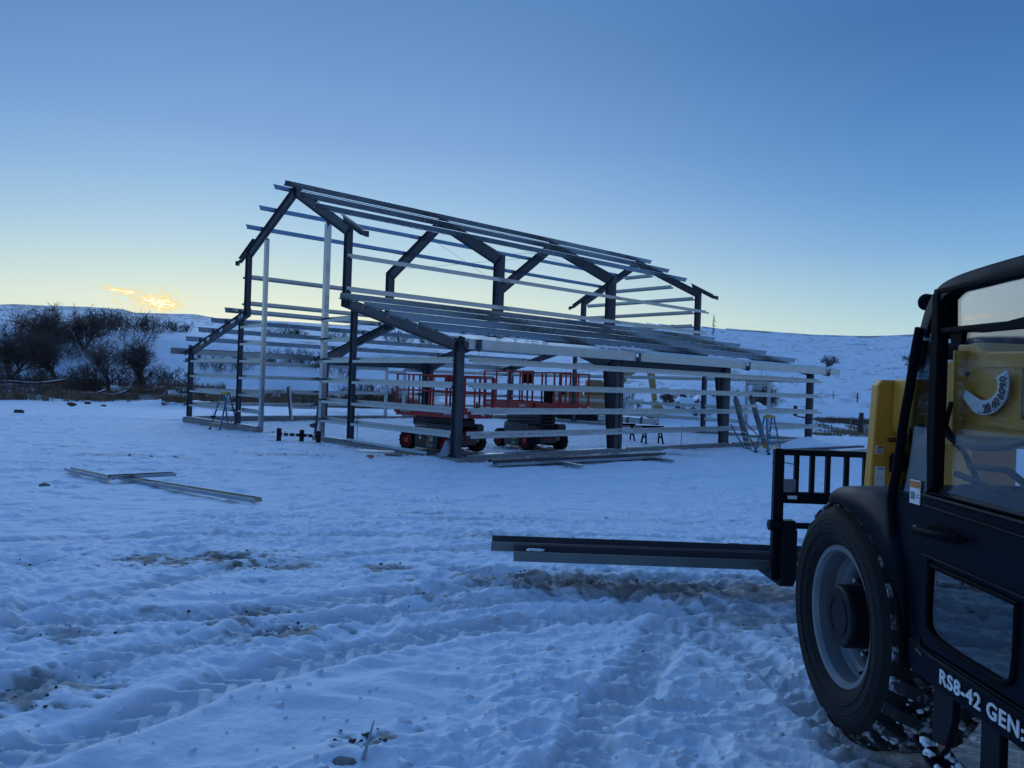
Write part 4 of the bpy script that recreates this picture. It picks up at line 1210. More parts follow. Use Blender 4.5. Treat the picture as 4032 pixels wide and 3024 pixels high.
def th_wheel(cx, cy, cz, side):
    """side = -1: outer face towards -x"""
    c = V((cx, cy, cz)); ax = V((side, 0, 0))
    b = TB()
    b.lathe([(.345, -.05), (.345, .02), (.352, .055), (.338, .070), (.318, .066), (.308, .045), (.300, -.03), (.285, -.055), (.262, -.065), (.25, -.085), (.24, -.115), (.20, -.125), (.16, -.125)], c, ax, 56)
    wh = b.build('wheel', 'rim')
    h = TB(); h.lathe([(.152, -.13), (.152, .055), (.146, .070), (.135, .074), (0, .074)], c, ax, 40); h.lathe([(.10, .074), (.098, .078), (.09, .078), (.088, .074)], c, ax, 40)
    h.build('hub', 'blackpaint', wh)
    for q in range(10):
        a = q * math.pi / 5 + .3
        p0 = c + V((0, math.cos(a), math.sin(a))) * .185
        n_ = TB(); n_.cyl(p0 + ax * -.126, p0 + ax * -.075, .019, 6).cyl(p0 + ax * -.075, p0 + ax * -.055, .011, 8); n_.build('lug_nut', 'blackpaint', wh)
        t_ = TB(); t_.cyl(p0 + ax * -.060, p0 + ax * -.045, .0125, 8); t_.build('stud_end', 'alu', wh)
    v_ = TB(); v_.cyl(c + ax * -.06 + V((0, -.07, -.235)), c + ax * .0 + V((0, -.085, -.25)), .006, 6); v_.build('valve_stem', 'black', wh)
    t = TB()
    t.lathe([(.335, .045), (.350, .072), (.375, .092), (.42, .105), (.455, .108), (.462, .104), (.468, .107), (.50, .098), (.532, .070), (.548, .035), (.556, 0)], c, ax, 72); t.lathe([(.532, -.36), (.42, -.39), (.335, -.36)], c, ax, 72)
    t.lathe([(.405, .1035), (.409, .1075), (.413, .1045)], c, ax, 72)
    tyre = t.build('tyre', 'rubber', wh)
    lg = TB(); n = 26; lg.lathe([(.556, 0), (.558, -.15), (.556, -.30), (.532, -.36)], c, ax, 72)
    d, s, u = frame(ax, (0, 0, 1))
    for k in range(n):                                 # lugs: shoulder block wrapping on to the sidewall, bar running in to the middle
        for half in (0, 1):
            a0 = 2 * math.pi * (k + .5 * half) / n
            xs_ = ((.075, .545, 0), (.03, .585, .0), (-.02, .602, .02), (-.15, .604, .115), (-.175, .600, .13)) if half == 0 else ((-.36, .55, 0), (-.31, .59, 0), (-.26, .602, .02), (-.13, .604, .115), (-.105, .6, .13))
            rows = []
            for (hx, r_, da), w2 in zip(xs_, (.062, .066, .066, .056, .05)):
                for q, (dw, rr_) in enumerate(((-w2, .535), (-w2 * .8, r_), (w2 * .8, r_), (w2, .535))):
                    a = a0 + da + dw
                    rows.append(c + d * hx + (s * math.cos(a) + u * math.sin(a)) * (rr_ if hx > -.4 else rr_))
            fs = []
            for i in range(4):
                for j in range(3):
                    fs.append((i * 4 + j, i * 4 + j + 1, (i + 1) * 4 + j + 1, (i + 1) * 4 + j))
            fs += [(0, 1, 2, 3), (19, 18, 17, 16)]
            lg.add(rows, fs)
    lg.build('tread', 'rubber_snow', wh)
    return wh, c


WY = 3.757
fw_, fc_ = th_wheel(1.72, WY, 1.235, -1)
# sidewall lettering, worn
# clods of snow pressed into the tread towards the camera
r4 = random.Random(11); sw = TB()
for q in range(420):
    a = r4.uniform(-.55, .62) * math.pi
    hx = r4.uniform(-.02, .36)
    rr_ = r4.uniform(.552, .590)
    p = fc_ + V((hx, -math.cos(a) * rr_, math.sin(a) * rr_))
    sw.ico(p, r4.uniform(.004, .010) * (1 + 1.6 * r4.random() ** 5), (1.5, .9, .9), .5, q)
for q in range(40):
    a = r4.uniform(.30, .62) * math.pi; rr_ = r4.uniform(.56, .60)
    sw.ico(fc_ + V((r4.uniform(-.05, .1), -math.cos(a) * rr_, math.sin(a) * rr_)), r4.uniform(.006, .016), (1.6, .8, .8), .5, q)
sw.build('packed_snow', 'snowlump', fw_)
for (x, y, sd_) in ((3.98, WY, 1), (1.72, .55, -1), (3.98, .55, 1)):      # the other three share the same meshes
    r_ = fw_.copy(); COL.objects.link(r_); r_.parent = th
    r_.location = V((x, y, 1.235)) - fc_
    if sd_ > 0:
        r_.rotation_euler = (0, 0, math.pi); r_.location = V((x, y, 1.235)) - TO + (fc_ - TO) * V((1, 1, 0)).x - V((0, 0, 0)) if False else V((x - TO.x + fc_.x - TO.x, y - TO.y + fc_.y - TO.y, 0))
    for ch in list(fw_.children):
        c_ = ch.copy(); COL.objects.link(c_); c_.parent = r_
b = TB(); b.cyl((1.95, WY, 1.235), (3.75, WY, 1.235), .10, 14).cyl((1.95, .55, 1.235), (3.75, .55, 1.235), .10, 14); b.build('axle', 'blackpaint')
b = TB(); b.box((2.85, 2.1, 1.30), (.75, 5.2, .55)); b.build('chassis', 'blackpaint', None, .03)

# cab shell: front edge profile (y,z) on the side plane x = XS
XS = 1.62
FE = smooth_curve([(XS, 3.04, 2.60), (XS, 3.07, 2.50), (XS, 3.10, 2.37), (XS, 3.14, 2.23), (XS, 3.175, 2.05), (XS, 3.215, 1.91), (XS, 3.215, 1.86), (XS, 3.175, 1.68), (XS, 3.125, 1.48), (XS, 3.07, 1.235)], 5)
# roof with a rolled front edge
prof = smooth_curve([(0, 1.25, 2.80), (0, 2.0, 2.795), (0, 2.60, 2.785), (0, 2.84, 2.768), (0, 2.94, 2.735), (0, 3.005, 2.67), (0, 3.04, 2.60)], 5)
r1_ = [V((XS, p.y, p.z)) for p in prof]; r0_ = [V((XS + .05, p.y - .01, p.z + .015)) for p in prof]; r2_ = [V((2.52, p.y - .01, p.z + .015)) for p in prof]; r3_ = [V((2.57, p.y, p.z)) for p in prof]
inn = [V((XS + .004, p.y - .03, p.z - .042)) for p in prof]; inr = [V((2.56, p.y - .03, p.z - .042)) for p in prof]
b = loft([inn, r1_, r0_, r2_, r3_, inr, inn]); b.build('roof', 'cabpaint')
# black seal strip and front pillar following the edge
b = TB(); k = len(FE)
b.tube([p + V((.0, 0, 0)) for p in FE], .020, 8); b.build('door_seal', 'black')
pil = [V((XS + .008, 2.945, 1.93)), V((XS + .008, 2.975, 1.84)), V((XS + .008, 2.965, 1.62)), V((XS + .008, 2.965, 1.45)), V((XS + .008, 2.93, 1.372)), V((XS + .008, 2.9, 1.36)), V((XS + .008, 2.9, 1.245))]
lo = [p + V((.008, -.012, 0)) for p in FE if p.z < 1.935]
b = TB(); b.prism([V((XS + .008, 3.195, 1.93))] + lo + [V((XS + .008, 3.05, 1.245))] + pil[::-1], (.05, 0, 0)); b.build('pillar_panel', 'cabpaint', None, .006)
# windscreen: curved glass from roof to floor, plus the narrow side light between edge and door frame
wsl = [V((XS + .02, p.y - .02, p.z)) for p in FE]; wsr = [V((2.55, p.y - .02, p.z)) for p in FE]; wm = [V((2.08, p.y + .05, p.z)) for p in FE]
b = loft([wsl, wm, wsr]); b.build('windscreen', 'glassclear')
up_ = [p for p in FE if p.z > 1.93]
b = TB(); b.prism([V((XS + .012, p.y - .02, p.z)) for p in up_] + [V((XS + .012, 2.94, 1.95)), V((XS + .012, 2.94, 2.58))], (.006, 0, 0)); b.build('side_light', 'glassdark')
# door frame: bars round the windows
b = TB()
b.prism([(XS - .004, 2.955, 2.728), (XS - .004, 2.915, 2.728), (XS - .004, 2.905, 2.55), (XS - .004, 2.905, 1.98), (XS - .004, 2.95, 1.955), (XS - .004, 2.965, 2.2), (XS - .004, 2.96, 2.56)], (.045, 0, 0))
b.bar((XS + .018, 2.95, 2.732), (XS + .018, 1.45, 2.737), .04, .022)
b.bar((XS + .018, 2.93, 2.580), (XS + .018, 1.45, 2.556), .03, .022)
df_ = b.build('door_frame', 'black', None, .006)
b = TB(); b.prism([(XS - .0, 2.74, 2.562), (XS - .0, 2.58, 2.576), (XS - .0, 2.40, 2.592), (XS - .0, 2.0, 2.592), (XS - .0, 1.8, 2.545)], (.02, 0, 0)); b.build('top_window_lip', 'black', df_)
b = TB(); b.prism([(XS + .02, 2.87, 2.575), (XS + .02, 2.855, 2.525), (XS + .02, 2.80, 2.525), (XS + .02, 2.785, 2.575)], (.05, 0, 0)); b.box((XS + .055, 2.86, 2.612), (.03, .14, .028)); b.box((XS + .02, 2.945, 2.64), (.03, .06, .016)); b.build('hinge', 'black', df_)
# door skin with the lower window cut out
ys = [2.965, 2.91, 2.41, 1.55]; zs = [1.365, 1.425, 1.682, 1.955]
b = TB()
for i in range(3):
    for j in range(3):
        if i == 1 and j == 1:
            continue
        y0, y1, z0, z1 = ys[i], ys[i + 1], zs[j], zs[j + 1]
        b.add([(XS, y0, z0), (XS, y1, z0), (XS, y1, z1), (XS, y0, z1)], [(0, 1, 2, 3)])
b.add([(XS, 2.965, 1.365), (XS, 2.93, 1.365), (XS, 2.965, 1.40)], [(0, 1, 2)])
bk_ = [(XS + .03, q[1], q[2]) for q in [(XS, 2.965, 1.365), (XS, 1.55, 1.365), (XS, 1.55, 1.955), (XS, 2.965, 1.955)]]
b.bar((XS + .02, 2.96, 1.955), (XS + .02, 1.55, 1.955), .04, .012); b.bar((XS + .02, 2.96, 1.366), (XS + .02, 1.55, 1.366), .04, .012); b.bar((XS + .02, 2.96, 1.36), (XS + .02, 2.96, 1.96), .04, .012)
door = b.build('door', 'cabpaint')
b = TB(); b.tube(smooth_curve([(XS - .003, 2.905, 1.70), (XS - .003, 2.912, 1.49), (XS - .003, 2.88, 1.435), (XS - .003, 2.80, 1.418), (XS - .003, 2.52, 1.408), (XS - .003, 2.43, 1.425), (XS - .003, 2.408, 1.49), (XS - .003, 2.405, 1.66), (XS - .003, 2.43, 1.682), (XS - .003, 2.87, 1.686), (XS - .003, 2.905, 1.70)], 5), .011, 6); b.build('window_seal', 'black', door)
b = TB(); b.box((XS + .004, 2.66, 1.553), (.006, .50, .262)); b.build('lower_window', 'glassdark', door)
b = TB(); b.tube([(XS - .012, 2.955, 1.945), (XS - .012, 1.6, 1.935)], .008, 6); b.tube([(XS - .006, 2.96, 1.905), (XS - .004, 1.6, 1.885)], .006, 6); b.tube([(XS - .004, 2.96, 1.715), (XS - .004, 1.6, 1.70)], .006, 6); b.build('door_ridge', 'cabpaint', door)
b = TB(); b.prism([(XS - .002, 2.92, 1.835), (XS - .002, 2.86, 1.85), (XS - .002, 2.78, 1.848), (XS - .002, 2.72, 1.835), (XS - .002, 2.72, 1.805), (XS - .002, 2.80, 1.795), (XS - .002, 2.90, 1.805)], (-.012, 0, 0)); b.tube([(XS - .02, 2.965, 1.81), (XS - .055, 2.93, 1.815), (XS - .06, 2.80, 1.822), (XS - .05, 2.70, 1.828), (XS - .012, 2.66, 1.832)], [.012, .015, .017, .016, .012], 8); hd = b.build('door_handle', 'black', door, .003)
b = TB(); b.cyl((XS - .02, 2.972, 1.812), (XS - .034, 2.972, 1.812), .012, 12); b.build('lock', 'alu', hd)
# main side glass
b = TB(); b.prism([(XS + .034, 2.945, 1.96), (XS - .012, 1.5, 1.955), (XS - .012, 1.5, 2.545), (XS + .034, 2.915, 2.572)], (.006, 0, 0)); b.build('side_window', 'glass', door)
b = TB(); b.prism([(XS + .036, 2.92, 2.590), (XS - .014, 1.5, 2.565), (XS - .014, 1.5, 2.725), (XS + .036, 2.92, 2.722)], (.006, 0, 0)); b.build('top_window', 'glasstop', door)
# sill panel with the model name
b = TB(); b.prism([(XS + .004, 3.06, 1.24), (XS + .004, 3.06, 1.36), (XS + .004, .9, 1.36), (XS + .004, .9, 1.225)], (.05, 0, 0)); sill = b.build('sill_panel', 'cabpaint', None, .008)
b = TB(); b.tube([(XS - .002, 2.955, 1.352), (XS - .004, 2.86, 1.345), (XS - .004, .95, 1.338)], .012, 8); b.build('sill_rail', 'cabpaint', sill)
text('RS8-42 GEN:3', .074, 'white', sill, V((XS - .0, 2.825, 1.270)) - TO, (0, -1, 0), (0, 0, 1), 'model_lettering', .0016, .004, 1.06, 1.12)
b = TB(); b.bar((XS + .003, 3.0, 1.335), (XS + .003, 2.955, 1.325), .004, .006); b.build('scratch', 'wood', sill)
# cab floor, back and right side
b = TB(); b.box((2.09, 2.15, 1.26), (.9, 1.75, .05)); b.box((2.09, 1.36, 1.75), (.92, .05, .95)); b.box((2.09, 1.36, 2.70), (.92, .05, .12)); b.bar((2.56, 1.4, 2.2), (2.56, 1.4, 2.72), .05, .05, (1, 0, 0)); b.bar((XS + .03, 1.46, 1.3), (XS + .03, 1.46, 2.74), .07, .10, (1, 0, 0)); b.box((2.56, 2.1, 1.58), (.03, 1.5, .66)); b.bar((2.56, 3.02, 2.66), (2.56, 3.2, 1.9), .035, .035, (1, 0, 0)); b.bar((2.56, 3.2, 1.9), (2.56, 3.1, 1.3), .035, .035, (1, 0, 0)); b.bar((2.56, 2.96, 2.69), (2.56, 1.4, 2.70), .04, .05); b.build('cab_frame', 'black', None, .008)
b = TB(); b.prism([(2.555, 3.14, 1.93), (2.555, 1.45, 1.93), (2.555, 1.45, 2.68), (2.555, 2.98, 2.68)], (.006, 0, 0)); b.build('right_window', 'glass')
for q, (ya, yb) in enumerate(((2.30, 2.62), (2.02, 2.34))):
    b = TB(); b.tube(smooth_curve([(2.50, ya + .34, 2.56), (2.48, ya + .22, 2.62), (2.46, ya + .06, 2.655), (2.44, ya - .2, 2.665)], 4), .028, 6); b.build('roof_guard_bar', 'labelgrey')
b = TB(); b.tube([(2.50, 2.9, 2.585), (2.50, 1.5, 2.60)], .035, 6); b.build('roof_guard_bar', 'labelgrey')
# inside
b = TB(); b.prism([(1.72, 3.02, 1.28), (1.72, 2.75, 1.28), (1.72, 2.66, 1.86), (1.72, 2.70, 1.97), (1.72, 2.95, 2.0), (1.72, 3.08, 1.86)], (.72, 0, 0)); b.build('dashboard', 'black', None, .03)
b = TB(); b.tube([(2.05, 2.84, 1.95), (2.05, 2.52, 2.10)], .025, 8); b.build('steering_column', 'black')
sc0 = V((2.05, 2.50, 2.11)); sax = V((0, -.55, .83)).normalized(); d_, s_, u_ = frame(sax, (1, 0, 0))
b = TB(); b.tube([sc0 + (s_ * math.cos(a) + u_ * math.sin(a)) * .185 for a in [2 * math.pi * q / 28 for q in range(29)]], .016, 8); b.cyl(sc0 - sax * .02, sc0 + sax * .01, .05, 12)
for a in (.5, 2.6, 4.7):
    b.bar(sc0, sc0 + (s_ * math.cos(a) + u_ * math.sin(a)) * .18, .045, .012, sax)
b.build('steering_wheel', 'black')
b = TB(); b.tube([(2.2, 2.93, 1.98), (2.15, 2.83, 2.10), (2.12, 2.80, 2.18)], .016, 6); b.lathe([(0, 0), (.06, .01), (.07, .05), (.05, .09), (0, .10)], (2.12, 2.86, 2.17), (0, -.3, 1), 14); b.build('control_lever', 'black')
b = TB(); b.tube([(1.75, 2.98, 2.03), (1.74, 2.72, 2.00), (1.76, 2.55, 1.965)], .013, 6).tube([(1.8, 2.98, 2.06), (1.8, 2.75, 2.07), (1.8, 2.55, 1.99)], .013, 6); b.build('grab_rail', 'black')
b = TB(); b.box((2.06, 1.85, 1.55), (.5, .5, .12)); b.box((2.06, 1.60, 1.9), (.46, .12, .62)); b.build('seat', 'black', None, .04)
b = TB(); b.box((1.75, 2.83, 2.711), (.078, .03, .038)); b.build('mirror', 'black', None, .012)
b = TB(); b.tube([(1.75, 2.84, 2.72), (1.75, 2.87, 2.75)], .006, 6); b.build('mirror_stem', 'black')
b = TB(); b.lathe([(0, 0), (.022, .006), (.031, .02), (.034, .045), (.030, .055), (0, .06)], (1.675, 3.04, 2.705), (-.35, 1, .1), 20); b.tube([(1.70, 3.0, 2.70), (1.68, 3.06, 2.71)], .014, 6); b.build('work_light', 'black')
b = TB(); b.box((1.645, 3.055, 2.50), (.03, .06, .10)); b.box((1.65, 3.06, 2.585), (.05, .03, .03)); b.build('windscreen_bracket', 'black', None, .006)
# fender
fo = smooth_curve([(1.67, 3.93, 1.782), (1.60, 3.77, 1.80), (1.58, 3.60, 1.81), (1.58, 3.42, 1.775), (1.58, 3.27, 1.705), (1.58, 3.17, 1.63), (1.59, 3.09, 1.50), (1.60, 3.06, 1.36)], 4)
fm = smooth_curve([(1.73, 4.08, 1.775), (1.66, 3.80, 1.845), (1.65, 3.62, 1.875), (1.645, 3.44, 1.885), (1.645, 3.34, 1.88), (1.645, 3.26, 1.86), (1.645, 3.20, 1.80), (1.645, 3.17, 1.70)], 4)
ft_ = smooth_curve([(2.10, 4.12, 1.765), (2.10, 3.82, 1.86), (2.10, 3.62, 1.895), (2.10, 3.44, 1.90), (2.10, 3.34, 1.895), (2.10, 3.26, 1.885), (2.10, 3.2, 1.88), (2.1, 3.17, 1.86)], 4)
b = loft([fo, fm, ft_]); o = b.build('fender', 'cabpaint'); so_ = o.modifiers.new('solid', 'SOLIDIFY'); so_.thickness = .018; so_.offset = 1
b = TB(); b.tube(fo, .011, 6); b.build('fender_lip', 'black', o)
# steps under the sill
b = TB()
b.prism([(1.66, 2.93, 1.24), (1.66, 2.80, 1.24), (1.66, 2.80, 1.14), (1.66, 2.84, 1.02), (1.66, 2.92, .995), (1.66, 2.935, 1.02)], (.03, 0, 0)); b.prism([(1.66, 2.93, 1.01), (1.66, 2.83, 1.03), (1.62, 2.83, .985), (1.62, 2.93, .975)], (.02, -.0, -.012))
b.prism([(1.66, 2.635, 1.235), (1.66, 2.53, 1.235), (1.66, 2.53, .86), (1.66, 2.635, .86)], (.03, 0, 0)); b.bar((1.64, 2.9, 1.005), (1.64, 2.55, .87), .12, .014); b.bar((1.64, 2.9, .86), (1.64, 2.0, .86), .15, .02)
st_ = b.build('step_bracket', 'blackpaint', None, .004)
sn_ = TB(); r5 = random.Random(2)
for q in range(40):
    t = r5.random(); sn_.ico((1.64 + r5.uniform(-.05, .05), 2.9 - .35 * t, 1.016 - .135 * t), r5.uniform(.008, .022), (1, 1.5, .6), .5, q)
sn_.build('packed_snow', 'snowlump', st_)
# boom, boom head, dial
b = TB(); b.prism([(2.60, 4.75, 2.50), (2.60, 4.46, 2.57), (2.60, 4.46, 2.64), (2.60, 4.30, 2.645), (2.60, 4.20, 2.59), (2.60, -1.2, 2.40), (2.60, -1.2, 1.95), (2.60, 3.9, 2.13), (2.60, 4.32, 2.11), (2.60, 4.5, 2.04), (2.60, 4.8, 2.06)], (.50, 0, 0)); bo = b.build('boom', 'yellow', None, .012)
b = TB(); b.bar((2.592, 4.22, 2.52), (2.592, 2.0, 2.44), .012, .03).bar((2.592, 4.36, 2.06), (2.592, 4.36, 2.6), .014, .14, (1, 0, 0)).bar((2.592, 4.2, 2.20), (2.592, 2.0, 2.12), .012, .03); b.build('boom_rib', 'yellow', bo)
b = TB()
for (y, z) in ((4.40, 2.47), (4.35, 2.47), (4.42, 2.20), (4.37, 2.20)):
    b.cyl((2.60, y, z), (2.582, y, z), .014, 8)
b.build('bolt', 'black', bo)
b = TB(); b.box((2.85, 4.62, 2.62), (.3, .5, .10)); b.build('hose_guard', 'black', bo, .02)
b = TB(); b.prism([(2.555, 5.42, 2.40), (2.585, 5.42, 2.44), (2.98, 5.42, 2.44), (2.98, 5.42, 1.55), (2.515, 5.42, 1.55)], (0, -.10, 0)); bh = b.build('boom_head', 'yellow', None, .012)
b = TB(); b.prism([(2.66, 5.31, 2.445), (2.76, 5.31, 2.445), (2.78, 5.31, 2.075), (2.67, 5.31, 2.075), (2.65, 5.31, 2.13)], (0, -.28, 0)); b.prism([(2.78, 5.33, 2.44), (3.05, 5.33, 2.44), (3.05, 5.33, 1.6), (2.78, 5.33, 1.6)], (0, -.75, 0)); b.build('head_plate', 'yellow', bh, .01)
b = TB(); b.box((2.665, 5.06, 2.06), (.02, .02, .12)); b.prism([(2.69, 5.026, 2.10), (2.77, 5.026, 2.10), (2.77, 5.026, 2.15), (2.69, 5.026, 2.15)], (0, -.006, 0)); b.build('slot', 'black', bh)
text('GEHL', .040, 'black', bh, V((2.632, 5.318, 2.008)) - TO, (1, 0, 0), (0, 0, 1), 'maker_lettering', .0012)
def sticker(x0, x1, z0, z1, y, nm='decal', head=None):
    b = TB(); b.box(((x0 + x1) / 2, y, (z0 + z1) / 2), (x1 - x0, .003, z1 - z0)); o = b.build(nm, 'white', bh)
    if head:
        b = TB(); b.box(((x0 + x1) / 2 + (x1 - x0) * .12, y - .002, z1 - (z1 - z0) * .2), ((x1 - x0) * .68, .003, (z1 - z0) * .28)); b.build('decal_header', head, o)
    b = TB()
    for q in range(4 if head else 2):
        z = z0 + (z1 - z0) * (.12 + .13 * q) if head else (z1 - .012 - q * .006)
        b.box(((x0 + x1) / 2 + .004, y - .002, z), ((x1 - x0) * .6, .003, .004))
    for q in range(2):
        if head:
            b.box((x0 + (x1 - x0) * .16, y - .002, z0 + (z1 - z0) * (.25 + .4 * q)), ((x1 - x0) * .16, .003, (z1 - z0) * .14))
        else:
            b.box((x0 + (x1 - x0) * (.25 + .42 * q), y - .002, z0 + (z1 - z0) * .38), (.006, .003, .014))
    b.build('decal_print', 'labelgrey', o)
sticker(2.552, 2.602, 1.922, 1.978, 5.318, head='labelred'); sticker(2.553, 2.622, 1.70, 1.835, 5.318)
b = TB(); b.box((XS + .005, 3.045, 1.945), (.004, .075, .095)); o = b.build('warning_decal', 'white')
b = TB(); b.box((XS + .002, 3.045, 1.975), (.004, .068, .026)); b.build('decal_header', 'labelorange', o)
b = TB(); b.box((XS + .002, 3.058, 1.93), (.003, .026, .03)).box((XS + .002, 3.025, 1.935), (.003, .02, .004)).box((XS + .002, 3.025, 1.925), (.003, .02, .004)); b.build('decal_print', 'labelgrey', o)
# the angle dial on the boom side: a curved white scale 20 40 60 80
dc = V((2.57, 4.15, 2.405)); b = TB(); a0, a1 = rad(-118), rad(28)
outer = [dc + V((0, -math.cos(a0 + (a1 - a0) * q / 18) * .205, math.sin(a0 + (a1 - a0) * q / 18) * .165)) for q in range(19)]
inner = [dc + V((0, -math.cos(a0 + (a1 - a0) * q / 18) * .115, math.sin(a0 + (a1 - a0) * q / 18) * .085)) for q in range(19)]
for q in range(18):
    b.prism([outer[q], outer[q + 1], inner[q + 1], inner[q]], (.006, 0, 0))
b.prism([outer[0], inner[0], dc + V((0, .17, -.03)), dc + V((0, .19, -.075))], (.006, 0, 0))
dial = b.build('angle_dial', 'white', bo)
for tx, a in (('20', -78), ('40', -50), ('60', -22), ('80', 6)):
    a_ = rad(a); p = dc + V((-.006, -math.cos(a_) * .165, math.sin(a_) * .13)); tdir = V((0, -math.sin(-a_) * 1, math.cos(a_))).normalized() if False else V((0, math.sin(a_) , math.cos(a_)))
    rdir = V((0, -math.cos(a_), math.sin(a_)))
    text(tx, .062, 'labelblack', dial, p - TO - tdir * .03 - rdir * -.02 + V((0, 0, 0)), tdir, -rdir, 'dial_number', .0015)
b = TB()
for q in range(16):
    a_ = rad(-100 + q * 8); b.bar(dc + V((-.003, -math.cos(a_) * .20, math.sin(a_) * .16)), dc + V((-.003, -math.cos(a_) * .185, math.sin(a_) * .148)), .003, .003)
b.build('dial_tick', 'labelblack', dial)
# hoses
b = TB(); b.tube(smooth_curve([(2.5, 4.5, 2.3), (2.4, 4.1, 2.1), (2.42, 3.8, 2.08), (2.5, 3.5, 2.14), (2.55, 3.3, 1.9)], 5), .014, 6).tube(smooth_curve([(2.48, 4.3, 2.3), (2.4, 4.2, 2.14), (2.38, 4.0, 2.05), (2.4, 3.9, 1.9)], 4), .014, 6); b.build('hydraulic_hose', 'black')
b = TB(); b.box((2.585, 3.72, 2.36), (.02, .26, .26)); o = b.build('side_sign', 'labelblack'); b = TB(); b.box((2.572, 3.72, 2.36), (.01, .22, .22)); b.build('sign_face', 'wood', o)
# fork carriage
cy_ = 6.30
b = TB(); cr_x0, cr_x1 = 2.20, 3.52
for x in (cr_x0 + .04, cr_x1 - .04):
    b.prism([(x - .045, cy_, .80), (x - .045, cy_, 1.86), (x + .035, cy_, 1.86), (x + .045, cy_, .80), (x + .02, cy_, .76)], (0, .06, 0))
b.bar((cr_x0, cy_ + .03, 1.835), (cr_x1, cy_ + .03, 1.835), .06, .05)
b.bar((cr_x0, cy_ + .03, 1.46), (cr_x1, cy_ + .03, 1.46), .05, .095)
b.bar((cr_x0, cy_ + .03, .84), (cr_x1, cy_ + .03, .84), .06, .13)
b.cyl((cr_x0 - .03, cy_ - .02, 1.235), (cr_x1 + .03, cy_ - .02, 1.235), .026, 12)
b.box((2.31, cy_ - .02, 1.235), (.10, .09, .09)); b.box((3.40, cy_ - .02, 1.235), (.10, .09, .09)); b.cyl((2.15, cy_ - .02, 1.235), (2.19, cy_ - .02, 1.235), .045, 8)
for x in (2.305, 3.405):
    b.bar((x, cy_ + .0, 1.25), (x, cy_ + .0, .86), .11, .06, (1, 0, 0))
car = b.build('fork_carriage', 'blackpaint', None, .005)
for k_, x in enumerate((2.385, 2.515, 2.645, 2.80, 2.955, 3.10, 3.25, 3.38)):
    b = TB(); b.bar((x, cy_ + .03, 1.5), (x, cy_ + .03, 1.815), .036, .036, (1, 0, 0)); b.build('backrest_bar', 'blackpaint', car)
b = TB(); b.box((2.32, cy_ - .008, 1.565), (.10, .006, .10)); b.build('plate', 'labelgrey', car)
b = TB(); b.box((2.345, cy_ - .008, 1.465), (.075, .006, .028)); b.build('decal', 'white', car)
for x in (2.31, 3.40):
    b = TB(); b.prism([(x - .06, cy_ - .02, 1.25), (x - .06, cy_ - .085, 1.2), (x - .06, cy_ - .085, .80), (x - .06, cy_ - .03, .735), (x - .06, 7.2, .735), (x - .06, 7.72, .765), (x - .06, 7.75, .785), (x - .06, cy_ + .08, .785), (x - .06, cy_ - .02, .83)], (.12, 0, 0)); b.build('fork', 'blackpaint', car, .004)
b = TB(); b.bar((2.95, 5.3, 1.7), (2.95, 6.3, 1.3), .4, .12); b.bar((2.7, 5.25, 1.9), (2.7, 6.28, 1.25), .10, .10); b.build('carriage_arm', 'blackpaint', None, .01)
# channels carried on the forks
CC = [(-.15, 0), (.15, 0), (.15, .085), (.145, .085), (.145, .005), (-.145, .005), (-.145, .085), (-.15, .085)]
tilt = .035
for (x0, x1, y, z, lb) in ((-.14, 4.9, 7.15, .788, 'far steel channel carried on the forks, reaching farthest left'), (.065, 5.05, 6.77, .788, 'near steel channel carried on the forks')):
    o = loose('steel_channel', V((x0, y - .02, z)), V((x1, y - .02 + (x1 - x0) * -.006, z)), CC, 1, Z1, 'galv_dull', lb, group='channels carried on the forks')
    for pg in o.data.polygons:                         # the far leg takes a darker colour than the rest
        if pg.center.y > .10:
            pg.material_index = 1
sn_ = MB()
for q in range(9):
    sn_.ico((.06 + q * .014, 0, .0), .02, (1.2, .7, .6), .4, q)
o = sn_.build('snow_clod', 'snowlump'); o.location = (.14, 6.63, .885); tag(o, 'snow crumbs on the near channel at its left end', 'snow')

# ------------------------------------------------------------------ trees, brush, fence, grass
def az_pos(u, r):
    """ground point at distance r in the direction of photo column u (4032 wide)"""
    a = math.atan2((u - 2016) / 3000, 1)
    x, y = math.sin(a) * r, math.cos(a) * r
    return V((x, y, gz0(x, y)))


